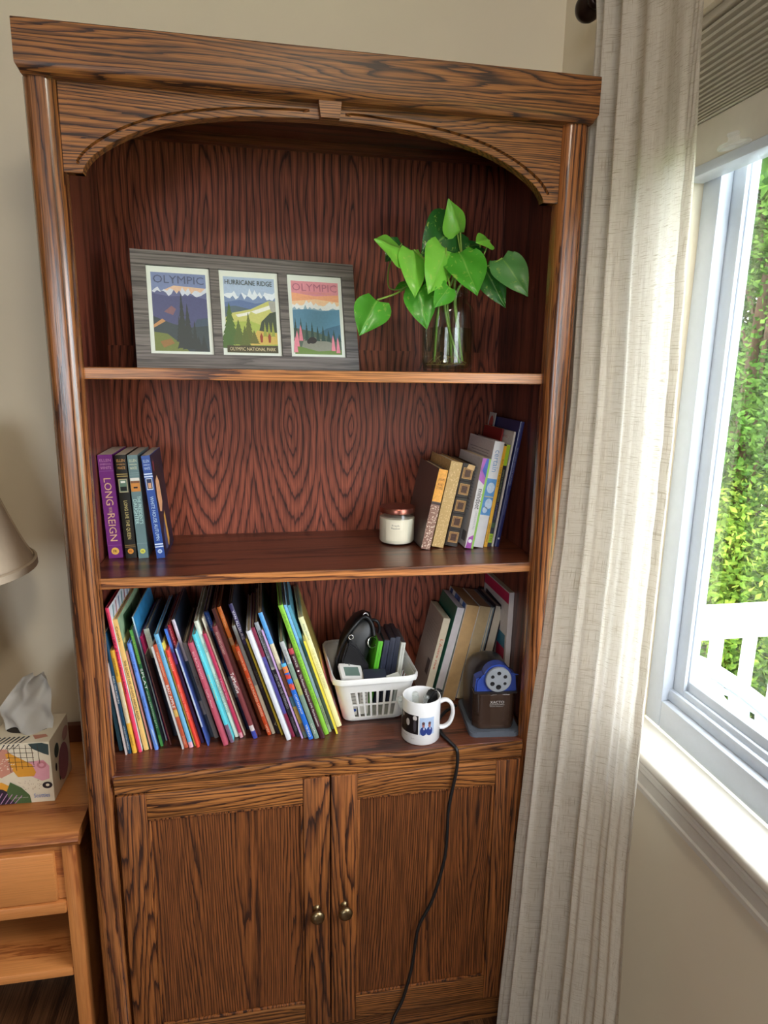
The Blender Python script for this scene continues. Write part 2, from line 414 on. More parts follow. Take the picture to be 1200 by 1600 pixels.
# ------------------------------------------------------------------ curtain and rod
rod = thing('curtain_rod', 'dark bronze curtain rod with round finial above window', 'curtain rod', (0.944, 0.06, 2.142))
b = B(); tube(b, [(0, -0.005, 0), (0, -1.9, 0)], 0.0105, 14, 1); obj('pole', b, M_bronze, rod, 60)
b = B(); lathe(b, [(0.0, 0.0), (0.012, 0.001), (0.019, 0.006), (0.0225, 0.014), (0.0235, 0.022), (0.020, 0.031), (0.013, 0.036), (0.011, 0.041), (0.0145, 0.045), (0.0145, 0.052), (0.010, 0.056)], 28, cap0=False)
bmesh.ops.transform(b, matrix=Matrix.Translation((0, 0.052, 0)) @ Matrix.Rotation(radians(90), 4, 'X'), verts=b.verts)
obj('finial', b, M_bronze, rod, 60)
b = B(); box(b, -0.006, 0.076, -0.06, -0.045, -0.016, -0.011, 0.002); box(b, 0.068, 0.076, -0.075, -0.03, -0.04, 0.03, 0.002); obj('bracket', b, M_bronze, rod)

def curtain_mat():
    m, t = newmat('sheer_linen')
    uv = t.n('ShaderNodeTexCoord').outputs['UV']
    def threads(sx, sy, sc_, seed):
        v = t.n('ShaderNodeVectorMath', {0: uv, 1: (sx, sy, 1)}, operation='MULTIPLY').outputs[0]
        v = t.n('ShaderNodeVectorMath', {0: v, 1: (seed, seed * 1.7, seed)}, operation='ADD').outputs[0]
        return t.n('ShaderNodeTexNoise', {'Vector': v, 'Scale': sc_, 'Detail': 3.0, 'Roughness': 0.65}).outputs[0]
    h = threads(0.03, 1.0, 700.0, 1.0)      # weft slubs, run across
    v = threads(1.0, 0.03, 700.0, 4.0)      # warp slubs, run down
    big = t.n('ShaderNodeTexNoise', {'Vector': uv, 'Scale': 5.0, 'Detail': 2.0}).outputs[0]
    dark_h = t.ramp(h, [(0.54, (0, 0, 0)), (0.68, (1, 1, 1))]); dark_v = t.ramp(v, [(0.56, (0, 0, 0)), (0.70, (1, 1, 1))])
    th = t.math('MAXIMUM', dark_h, dark_v)
    col = t.n('ShaderNodeMix', {0: th, 6: (*lin((240, 234, 224)), 1), 7: (*lin((184, 172, 152)), 1)}, data_type='RGBA').outputs[2]
    weave = t.math('ADD', h, v)
    bump = t.n('ShaderNodeBump', {'Strength': 0.25, 'Distance': 0.001, 'Height': weave}).outputs[0]
    df = t.n('ShaderNodeBsdfDiffuse', {0: col, 'Normal': bump}).outputs[0]
    tl = t.n('ShaderNodeBsdfTranslucent', {0: col, 'Normal': bump}).outputs[0]
    m1 = t.n('ShaderNodeMixShader', {0: 0.38, 1: df, 2: tl}).outputs[0]
    tp = t.n('ShaderNodeBsdfTransparent', {0: (1, 1, 1, 1)}).outputs[0]
    fac = t.math('MULTIPLY', t.math('SUBTRACT', 1.0, th), t.math('MULTIPLY', big, 0.22))
    m2 = t.n('ShaderNodeMixShader', {0: fac, 1: m1, 2: tp}).outputs[0]
    t.n('ShaderNodeOutputMaterial', {'Surface': m2})
    return m

def pl(tab, z):
    """interpolate a table of (z, x, y) rows ordered from the top down"""
    if z >= tab[0][0]: return tab[0][1:]
    for a, c in zip(tab, tab[1:]):
        if z >= c[0]:
            k = (a[0] - z) / (a[0] - c[0]); k = k * k * (3 - 2 * k) * .5 + k * .5
            return tuple(a[q] + (c[q] - a[q]) * k for q in (1, 2))
    return tab[-1][1:]
LEFT = [(2.17, .940, .048), (1.95, .938, .040), (1.68, .934, .030), (1.45, .922, .000), (1.22, .900, -.026), (1.05, .886, -.030), (.77, .864, -.032), (.47, .853, -.032), (.02, .838, -.034)]
RIGHT = [(2.17, .956, -.225), (2.0, .962, -.233), (1.77, .964, -.250), (1.37, .962, -.271), (.97, .960, -.277), (.67, .958, -.284), (.35, .955, -.308), (.02, .952, -.318)]
def make_curtain():
    nu, nv = 200, 80
    zt, zb = 2.165, 0.02
    verts, uvs = [], []
    for j in range(nv + 1):
        v = j / nv
        z = zt + (zb - zt) * v
        lx, ly = pl(LEFT, z); rx, ry = pl(RIGHT, z)
        amp = 0.013 + 0.012 * v
        for i in range(nu + 1):
            u = i / nu
            q = u ** 0.72
            a = 2 * pi * 4.7 * q + 0.6 * sin(1.7 * v + 2.4 * u) + 0.35 * sin(6 * v + 4 * u)
            s_ = sin(a); s_ = (abs(s_) ** 0.7) * (1 if s_ > 0 else -1)
            env = min(1, u / .08) * (0.6 + 0.4 * sin(4.3 * u + 0.8)) * (1 - .35 * u)
            disp = amp * s_ * env + 0.004 * sin(3.1 * a + 5 * v) * v
            x = lx + (rx - lx) * (u ** .62) - disp
            y = ly + (ry - ly) * (u + 0.018 * cos(a) * env)
            if i > nu - 8: x -= 0.0035 * (i - nu + 8) / 8        # turned side hem
            x = min(x, 1.012)
            if v < 0.035:                       # gathered header around the pole
                k = v / 0.035
                x = x * k + (0.944 - 0.013 * s_) * (1 - k)
            verts.append((x, y, z)); uvs.append((u * 0.62, v * 2.1))
    faces = [(j * (nu + 1) + i, j * (nu + 1) + i + 1, (j + 1) * (nu + 1) + i + 1, (j + 1) * (nu + 1) + i) for j in range(nv) for i in range(nu)]
    o = pydata('curtain', verts, faces, curtain_mat(), None, 180)
    ul = o.data.uv_layers.new(name='UVMap')
    for lp in o.data.loops: ul.data[lp.index].uv = uvs[lp.vertex_index]
    tag(o, 'sheer off-white linen curtain gathered beside the window', 'curtain')
    # stitched hem turned over along the window edge
    V, F = [], []; e = 14
    for j in range(nv + 1):
        for q in range(e + 1):
            p = verts[j * (nu + 1) + nu - e + q]; V.append((p[0] - .0022 - .0012 * sin(pi * q / e) - .001 * sin(j * 1.7 + q), p[1], p[2]))
    for j in range(nv):
        for q in range(e): F.append((j * (e + 1) + q, j * (e + 1) + q + 1, (j + 1) * (e + 1) + q + 1, (j + 1) * (e + 1) + q))
    h = pydata('side_hem', V, F, o.data.materials[0], o, 180)
    ul = h.data.uv_layers.new(name='UVMap')
    for lp in h.data.loops: ul.data[lp.index].uv = (V[lp.vertex_index][1], V[lp.vertex_index][2])
    return o
make_curtain()

# ------------------------------------------------------------------ bookcase
SX0, SX1 = 0.006, 0.924            # outer faces
IX0, IX1 = 0.035, 0.895            # inner side faces
DEP = 0.336
ZS1, ZS2, ZS3, ZTOP, ZCR = 1.4965, 1.1256, 0.7409, 1.9198, 1.9889
case = thing('bookcase', 'tall stained oak bookcase with arched top and two lower doors', 'bookcase')
for xa, xb in ((SX0 + 0.004, IX0), (IX1, SX1 - 0.004)):
    obj('side_panel', box(B(), xa, xb, 0.018, DEP + 0.012, 0.0, ZTOP + 0.03, 0.001), M_side, case)
obj('back_panel', box(B(), IX0, IX1, DEP, DEP + 0.008, 0.05, 1.957), M_veneer, case)
obj('top_panel', box(B(), IX0, IX1, 0.028, DEP, 1.957, 1.975), M_shelf, case)
obj('bottom_panel', box(B(), IX0, IX1, 0.024, DEP, 0.085, 0.104), M_shelf, case)
# rounded posts
def post(x0, x1):
    bm = B(); pr = []
    n = 10; wdt = x1 - x0
    pr.append((x0, 0.030))
    for k in range(n + 1):
        a = pi - (pi / 2) * k / n
        pr.append((x0 + 0.015 + 0.015 * cos(a), 0.020 - 0.020 * sin(a)))
    for k in range(n + 1):
        a = pi / 2 - (pi / 2) * k / n
        pr.append((x1 - 0.017 + 0.017 * cos(a), 0.020 - 0.020 * sin(a)))
    pr.append((x1, 0.030))
    # slight dome over the whole front
    pr = [(x, y - 0.003 * sin(pi * (x - x0) / wdt)) for x, y in pr]
    prism(bm, pr, 'z', 0.0, ZTOP)
    return bm
obj('post', post(SX0, 0.058), M_oakPost, case, 40)
obj('post', post(0.872, SX1), M_oakPost, case, 40)
# crown board
b = B()
prism(b, [(0.028, ZTOP - 0.001), (-0.008, ZTOP - 0.001), (-0.014, ZTOP + 0.003), (-0.0175, ZTOP + 0.010), (-0.018, ZTOP + 0.014), (-0.018, ZCR - 0.002), (-0.016, ZCR), (0.028, ZCR)], 'x', 0.006, 0.926)
for v in b.verts:   # rounded under-edge returns at both ends
    if v.co.z < ZTOP + 0.006: v.co.x += (0.005 if v.co.x < 0.4 else -0.005)
obj('crown_board', b, M_oakH, case, 30)
obj('crown_top', box(B(), 0.008, 0.924, 0.028, DEP + 0.014, 1.976, ZCR - 0.001), M_oakH, case)
# arched rail with routed groove
A = [(-0.382, 1.7925), (-0.378, 1.803), (-0.362, 1.8205), (-0.333, 1.8395), (-0.300, 1.8555), (-0.262, 1.8690), (-0.214, 1.8800), (-0.16, 1.8880), (-0.115, 1.8920), (-0.05, 1.8950), (0.0, 1.8955)]
A = A + [(-x, z) for x, z in reversed(A[:-1])]
fine = [(p.x, p.z) for p in smooth_path([(x, 0, z) for x, z in A], 5)]
def off_curve(pts, d):
    out = []
    for i, (x, z) in enumerate(pts):
        a = pts[max(i - 1, 0)]; c = pts[min(i + 1, len(pts) - 1)]
        tx, tz = c[0] - a[0], c[1] - a[1]; L = sqrt(tx * tx + tz * tz)
        out.append((x - tz / L * d, z + tx / L * d))
    return out
g1, g2, g3 = off_curve(fine, 0.0085), off_curve(fine, 0.0105), off_curve(fine, 0.0125)
g4 = off_curve(fine, 0.0145)
YF = 0.010
rows = [[], [], [], [], [], [], [], []]
for i, (x, z) in enumerate(fine):
    dpt = 0.006 if 0.030 < abs(x) and 1.802 < z else 0.0
    rows[0].append((0.465 + x, 0.030, z)); rows[1].append((0.465 + x, YF + 0.001, z)); rows[2].append((0.465 + x, YF, z + 0.001))
    rows[3].append((0.465 + g1[i][0], YF, g1[i][1])); rows[4].append((0.465 + g2[i][0], YF + dpt, g2[i][1]))
    rows[5].append((0.465 + g3[i][0], YF + dpt, g3[i][1])); rows[6].append((0.465 + g4[i][0], YF, g4[i][1]))
    rows[7].append((0.465 + x * 0.3975 / 0.382, YF, ZTOP + 0.01))
b = B()
grid(b, rows)
# end blocks beside the posts
for s in (-1, 1):
    xe = 0.465 + s * 0.3962; xo = 0.465 + s * 0.412; xi = 0.465 + s * 0.3822
    box(b, min(xe, xi), max(xe, xi), YF + 0.0065, 0.030, 1.7925, ZTOP + 0.01)
    box(b, min(xe, xi), max(xe, xi), YF + 0.0001, 0.030, 1.7925, 1.7985)
    box(b, min(xe, xo), max(xe, xo), YF + 0.0002, 0.030, 1.7925, ZTOP + 0.01)
obj('arched_rail', b, M_oakH, case)
b = B(); prism(b, [(0.449, ZTOP + 0.003), (0.487, ZTOP + 0.003), (0.4835, 1.8945), (0.453, 1.8945)], 'y', -0.007, YF + 0.01); obj('keystone', b, M_oakH, case)
obj('ceiling_cleat', box(B(), IX0, IX1, DEP - 0.02, DEP - 0.0005, 1.94, 1.957), M_shelf, case)
# shelves with lighter front edging
for z in (ZS1, ZS2):
    s = obj('shelf', box(B(), IX0 + 0.001, IX1 - 0.001, 0.030, DEP - 0.001, z - 0.019, z, 0.0008), M_shelf, case)
    obj('edge_strip', box(B(), IX0 + 0.001, IX1 - 0.001, 0.024, 0.0302, z - 0.0195, z + 0.0002, 0.0015), M_edge, s)
s = obj('shelf', box(B(), IX0 + 0.001, IX1 - 0.001, 0.008, DEP - 0.001, ZS3 - 0.016, ZS3, 0.001), M_shelf, case)
s = obj('shelf_front', box(B(), 0.058, 0.872, -0.002, 0.008, ZS3 - 0.017, ZS3, 0.003), M_oakH, case, 40)
obj('apron', box(B(), 0.058, 0.872, 0.004, 0.024, 0.7045, ZS3 - 0.0168), M_oakH, case)
obj('plinth', box(B(), 0.056, 0.874, 0.030, 0.048, 0.0, 0.092), M_oakH, case)
# doors
def door(x0, x1, knob_x):
    z0, z1, sw = 0.094, 0.7015, 0.0535
    d = obj('door', box(B(), x0 + sw - 0.006, x1 - sw + 0.006, 0.008, 0.014, z0 + 0.05, z1 - 0.05), M_doorpanel, case)
    for a, c in ((x0, x0 + sw), (x1 - sw, x1)):
        obj('door_stile', box(B(), a, c, 0.0, 0.020, z0, z1, 0.002), M_oakV, d, 40)
    obj('door_rail', box(B(), x0 + sw, x1 - sw, 0.0005, 0.0195, z1 - 0.0555, z1, 0.0015), M_oakH, d, 40)
    obj('door_rail', box(B(), x0 + sw, x1 - sw, 0.0005, 0.0195, z0, z0 + 0.0595, 0.0015), M_oakH, d, 40)
    bead = B()
    for a, c, e, f_ in ((x0 + sw, x1 - sw, z0 + .0595, z0 + .065), (x0 + sw, x1 - sw, z1 - .061, z1 - .0555)):
        box(bead, a, c, 0.003, 0.008, e, f_, 0.0018)
    for a, c in ((x0 + sw, x0 + sw + .0055), (x1 - sw - .0055, x1 - sw)):
        box(bead, a, c, 0.003, 0.008, z0 + .065, z1 - .061, 0.0018)
    obj('panel_bead', bead, M_oakV, d, 40)
    k = B(); lathe(k, [(0.0085, 0.0), (0.0085, 0.0015), (0.006, 0.003), (0.0048, 0.007), (0.0055, 0.012), (0.010, 0.016), (0.0138, 0.020), (0.0150, 0.024), (0.0135, 0.028), (0.008, 0.0305), (0.001, 0.0315)], 28)
    bmesh.ops.transform(k, matrix=Matrix.Translation((knob_x, 0.0, 0.396)) @ Matrix.Rotation(radians(90), 4, 'X'), verts=k.verts)
    o = obj('door_knob', k, M_brass, d, 60); o['label'] = 'round antique brass door knob'
door(0.0605, 0.4655, 0.4375)
door(0.4685, 0.8695, 0.4955)

# ------------------------------------------------------------------ nightstand
NZ = 0.634
ns = thing('nightstand', 'small pine nightstand with one drawer and open shelf', 'nightstand')
NX0, NX1 = -0.47, -0.012
b = B()
prism(b, [(0.345, NZ - 0.028), (0.006, NZ - 0.028), (0.000, NZ - 0.024), (-0.004, NZ - 0.014), (0.000, NZ - 0.007), (0.004, NZ - 0.005), (0.006, NZ - 0.002), (0.010, NZ), (0.345, NZ)], 'x', NX0, NX1)
obj('top', b, M_pine, ns, 40)
obj('back_ledge', box(B(), NX0 + 0.01, NX1 - 0.03, 0.328, 0.345, NZ, NZ + 0.045, 0.003), mat((96, 52, 32), 0.5), ns)
for xa in (NX0 + 0.012, NX1 - 0.036):
    for ya in (0.010, 0.312):
        obj('leg', box(B(), xa, xa + 0.026, ya, ya + 0.03, 0.0, NZ - 0.028, 0.003), M_pineV, ns, 40)
obj('drawer', box(B(), NX0 + 0.05, NX1 - 0.05, 0.008, 0.30, 0.482, 0.590, 0.004), M_pine, ns, 40)
b = B()
box(b, NX0 + 0.038, NX1 - 0.036, 0.017, 0.030, 0.590, NZ - 0.028); box(b, NX0 + 0.038, NX0 + 0.05, 0.017, 0.03, 0.482, 0.59); box(b, NX1 - 0.05, NX1 - 0.036, 0.017, 0.03, 0.482, 0.59)
obj('drawer_surround', b, M_pine, ns)
obj('drawer_rail', box(B(), NX0 + 0.038, NX1 - 0.036, 0.006, 0.036, 0.455, 0.480, 0.003), M_pine, ns, 40)
obj('shelf', box(B(), NX0 + 0.014, NX1 - 0.036, 0.012, 0.335, 0.302, 0.322, 0.003), M_pine, ns, 40)
for xa in (NX0 + 0.02, NX1 - 0.026):
    obj('side_panel', box(B(), xa, xa + 0.008, 0.036, 0.312, 0.03, NZ - 0.028), M_pine, ns)
obj('back_board', box(B(), NX0 + 0.03, NX1 - 0.03, 0.334, 0.342, 0.06, NZ - 0.028), mat((120, 72, 42), 0.6), ns)
b = B(); lathe(b, [(0.006, 0), (0.006, 0.01), (0.013, 0.018), (0.014, 0.024), (0.008, 0.03), (0.001, 0.031)], 20)
bmesh.ops.transform(b, matrix=Matrix.Translation(((NX0 + NX1) / 2, 0.008, 0.536)) @ Matrix.Rotation(radians(90), 4, 'X'), verts=b.verts)
obj('drawer_knob', b, M_pine, ns, 60)

# ---- lamp on the nightstand
LX, LY = -0.272, 0.135
lamp = thing('table_lamp', 'table lamp with beige fabric shade on the nightstand', 'lamp', (LX, LY, NZ))
M_shadecloth = mat((196, 178, 156), 0.85, var=0.04)
zb_, zt_ = 1.118 - NZ, 1.385 - NZ
def shade_r(t): return 0.183 + (0.085 - 0.183) * (t ** 0.82)
b = B(); rows = []
for k in range(17):
    t = k / 16; rows.append((shade_r(t), zb_ + (zt_ - zb_) * t))
lathe(b, rows + [(r - 0.002, z) for r, z in reversed(rows)], 48, cap0=False, cap1=False)
b.faces.ensure_lookup_table()
sh = obj('lamp_shade', b, M_shadecloth, lamp, 60)
b = B(); lathe(b, [(0.183, zb_ - 0.002), (0.1855, zb_ - 0.001), (0.185, zb_ + 0.012), (0.1805, zb_ + 0.014), (0.181, zb_ + 0.001)], 48, cap0=False, cap1=False)
obj('trim_band', b, mat((186, 168, 146), 0.85, var=0.04), sh, 60)
b = B()
for a_ in (-2.3, -0.9, 0.5, 1.9, 3.3):
    pts = [((shade_r(k / 8) + 0.001) * cos(a_), (shade_r(k / 8) + 0.001) * sin(a_), zb_ + (zt_ - zb_) * k / 8) for k in range(9)]
    tube(b, pts, 0.0022, 6, 2)
obj('shade_seam', b, M_shadecloth, sh, 60)
b = B(); lathe(b, [(0.075, 0), (0.078, 0.006), (0.07, 0.018), (0.03, 0.03), (0.022, 0.05), (0.045, 0.10), (0.062, 0.16), (0.058, 0.22), (0.030, 0.29), (0.018, 0.34), (0.016, 0.37), (0.008, 0.38), (0.008, 0.62)], 36)
obj('lamp_base', b, mat((150, 120, 90), 0.35, coat=0.3), lamp, 50)
b = B(); lathe(b, [(0.014, 0.40), (0.016, 0.42), (0.030, 0.46), (0.028, 0.50), (0.012, 0.53), (0.001, 0.535)], 20)
obj('bulb', b, M_white, lamp, 60)
b = B()
for a_ in (0.3, 0.3 + 2.094, 0.3 + 4.189): tube(b, [(0.006 * cos(a_), 0.006 * sin(a_), zt_ - 0.02), (shade_r(1) * cos(a_), shade_r(1) * sin(a_), zt_ - 0.004)], 0.0016, 6, 1)
obj('shade_spider', b, M_brass, lamp)

# ---- tissue box
TX1, TY0, TH_ = -0.082, 0.108, 0.1335
tb = thing('tissue_box', 'patterned paper tissue box on the nightstand', 'tissue box', (TX1, TY0, NZ), (0, 0, radians(-2)))
TW, TD = 0.118, 0.112
obj('carton', box(B(), -TW, 0, 0, TD, 0, TH_, 0.0015), mat((232, 220, 196), 0.6, var=0.02), tb, 40)
def front(name, pts, col, lay=1):
    """printed patch on the front face; pts in mm from the lower right corner (x to the left negative)"""
    return flat(name, [(x / 1000, -0.0003 * lay, z / 1000) for x, z in pts], mat(col, 0.6, var=0.03), tb)
def ell(cx, cz, rx, rz, n=18, rot=0.0):
    return [(cx + rx * cos(2 * pi * k / n) * cos(rot) - rz * sin(2 * pi * k / n) * sin(rot), cz + rx * cos(2 * pi * k / n) * sin(rot) + rz * sin(2 * pi * k / n) * cos(rot)) for k in range(n)]
front('printed_patch', [(-100, 124), (-80, 122), (-66, 100), (-72, 72), (-95, 60), (-117, 70), (-117, 112)], (206, 142, 120))
front('printed_patch', [(-84, 112), (-76, 114), (-36, 86), (-30, 68), (-34, 60), (-64, 60), (-72, 74)], (226, 158, 52), 2)
front('printed_patch', [(-44, 92), (-14, 94), (-4, 80), (-6, 52), (-20, 48), (-44, 62), (-34, 70), (-38, 84)], (228, 162, 176))
front('printed_patch', [(-117, 48), (-96, 50), (-78, 38), (-86, 28), (-117, 36)], (226, 158, 52))
front('printed_patch', [(-117, 40), (-95, 34), (-72, 18), (-66, 1), (-117, 1)], (44, 30, 50), 2)
front('printed_leaf', [(-80, 50), (-60, 36), (-46, 18), (-44, 1), (-72, 1), (-86, 14), (-88, 30)], (74, 98, 56), 3)
front('printed_leaf', [(-14, 132), (-2, 128), (-3, 104), (-12, 108), (-32, 120), (-40, 132)], (58, 76, 78), 2)
front('printed_ring', ell(-18, 84, 9, 8), (206, 130, 140), 3); front('printed_ring', ell(-18, 84, 4.5, 4), (228, 162, 176), 4)
front('printed_ring', ell(-11, 38, 9.5, 7.5), (34, 24, 30), 3); front('printed_ring', ell(-10.5, 38.5, 3.5, 3), (232, 220, 196), 4)
for k in range(6):
    x = -78 + k * 11; front('printed_line', [(x, 130), (x + 0.9, 130), (x + 2.4, 72 + k * 3), (x + 1.5, 72 + k * 3)], (70, 60, 48), 4)
for k in range(5):
    z = 124 - k * 10; front('printed_line', [(-80, z), (-80, z + 0.9), (-30 - 0.5 * k, z - 2), (-30, z - 2.9)], (70, 60, 48), 4)
rr = random.Random(3)
for k in range(26):
    x, z = -104 + rr.uniform(0, 34), 76 + rr.uniform(0, 26); front('printed_dash', [(x, z), (x + 2.6, z + 1.2), (x + 2.2, z + 2.2), (x - .4, z + 1)], (240, 228, 206), 4)
for k in range(30):
    x, z = -66 + rr.uniform(0, 44), 30 + rr.uniform(0, 20); front('printed_dash', [(x, z), (x + 1.1, z), (x + 1.1, z + 1.1), (x, z + 1.1)], (150, 120, 90), 4)
for k in range(5):
    x = -112 + k * 9; front('printed_line', [(x, 2), (x + 1.5, 2), (x + 16, 26 - k * 2), (x + 15, 27 - k * 2)], (196, 150, 190), 4)
for k in range(7):   # dark palm leaf over the upper edge
    x = -117 + k * 9; front('printed_leaf', [(x + 6, 132.5), (x + 9, 132.5), (x - 2, 112 + k * 2.2), (x - 5, 108 + k * 2.2)], (34, 44, 52), 3)
    flat('printed_leaf', [((x + 6) / 1000, .001, TH_ + .0003), ((x + 9) / 1000, .001, TH_ + .0003), ((x + 20) / 1000, .024, TH_ + .0003), ((x + 16) / 1000, .026, TH_ + .0003)], mat((34, 44, 52), .6), tb)
text('Scotties', (-0.038, -0.0016, 0.012), (1, 0, 0), (0, 0, 1), 0.030, 0.009, mat((92, 128, 190), 0.6), tb)
text('soft facial tissues', (-0.076, -0.0016, 0.0135), (1, 0, 0), (0, 0, 1), 0.027, 0.002, mat((222, 214, 196), 0.6), tb)
for col, pts in (((60, 78, 76), ell(30, 96, 13, 15)), ((150, 96, 110), ell(62, 52, 30, 40)), ((34, 24, 30), ell(20, 64, 5, 9)), ((50, 62, 44), ell(42, 48, 8, 26, rot=-.2)), ((196, 150, 140), ell(84, 104, 18, 14))):
    flat('printed_patch', [(0.0004 + 0.0001 * len(str(col)), x / 1000, z / 1000) for x, z in pts], mat(col, 0.6), tb)
flat('printed_patch', [(x / 1000, z / 1000, TH_ + .0002) for x, z in ((-40, 28), (-16, 30), (-8, 20), (-30, 12))], mat((206, 142, 120), .6), tb)
flat('slot_opening', [(-TW / 2 + 0.040 * cos(2 * pi * k / 24), TD / 2 + 0.018 * sin(2 * pi * k / 24), TH_ + 0.0004) for k in range(24)], mat((60, 52, 46), .8), tb)
# tissue: crumpled sheet pulled up through the slot
def tissue():
    nu, nv = 22, 26
    out = [(0.0, -0.046, 0.028), (0.10, -0.050, 0.030), (0.25, -0.055, 0.034), (0.45, -0.050, 0.034), (0.65, -0.036, 0.033), (0.85, -0.020, 0.034), (0.94, -0.012, 0.033), (1.0, 0.004, 0.026)]
    def ip(t):
        for a, c in zip(out, out[1:]):
            if t <= c[0]:
                k = (t - a[0]) / (c[0] - a[0]); return a[1] + (c[1] - a[1]) * k, a[2] + (c[2] - a[2]) * k
        return out[-1][1:]
    H = 0.122; rows = []
    for j in range(nv + 1):
        v = j / nv; l, r = ip(v); row = []
        for i in range(nu + 1):
            u = i / nu
            x = -TW / 2 + 1.18 * (l + (r - l) * u) + 0.016
            fold = 0.013 * sin(3.1 * u * pi + 1.2 * v) * (0.4 + 0.6 * v) + 0.007 * sin(7.3 * u + 5.1 * v * 2) + 0.0045 * abs(sin(9 * u - 7 * v))
            y = TD / 2 - 0.01 + fold - 0.012 * (1 - v) * sin(pi * u)
            z = TH_ + 0.001 + H * v + (0.010 * u - 0.004) * v + 0.004 * sin(5 * u + 1)
            if v == 1: z += 0.003 * sin(8 * u)
            row.append((x, y, z))
        rows.append(row)
    bm = B(); grid(bm, rows)
    bmesh.ops.solidify(bm, geom=bm.faces[:], thickness=0.0012)
    return bm
t_o = obj('tissue', tissue(), mat((238, 236, 232), 0.9, var=0.01), None, 50)
t_o.location = tb.location; t_o.rotation_euler = tb.rotation_euler
tag(t_o, 'white tissue pulled up out of the patterned box', 'tissue')

# ------------------------------------------------------------------ picture frame with three posters
pf = thing('photo_triptych', 'grey wood-grain frame holding three landscape posters on the top shelf', 'picture frame', (0.126, 0.126, ZS1), (-0.223, 0, 0.183))
FW, FH, FT = 0.431, 0.219, 0.014
M_greywood = wood('grey_wood_grain', (142, 134, 130), (128, 121, 117), (100, 95, 93), axis='X', K=16, scale=14, along=0.05, pore=0.45, rough=0.5, coat=0.0)
wins = [(0.026, 0.141), (0.158, 0.273), (0.291, 0.405)]; wz0, wz1 = 0.027, 0.192
b = B()
box(b, 0, FW, 0, FT, 0, wz0, 0.0006); box(b, 0, FW, 0, FT, wz1, FH, 0.0006)
xs = [0] + [v for p in wins for v in p] + [FW]
for a, c in zip(xs[0::2], xs[1::2]): box(b, a, c, 0, FT, wz0, wz1, 0.0006)
obj('frame_face', b, M_greywood, pf)
obj('backing', box(B(), 0.004, FW - 0.004, FT, FT + 0.004, 0.004, FH - 0.004), M_black, pf)
b = B(); prism(b, [(FT + 0.004, 0.02), (FT + 0.010, 0.02), (0.062, 0.030), (FT + 0.004, 0.19)], 'x', 0.19, 0.24); obj('easel_stand', b, M_black, pf)
def mulrand(s):
    r_ = random.Random(s); return r_
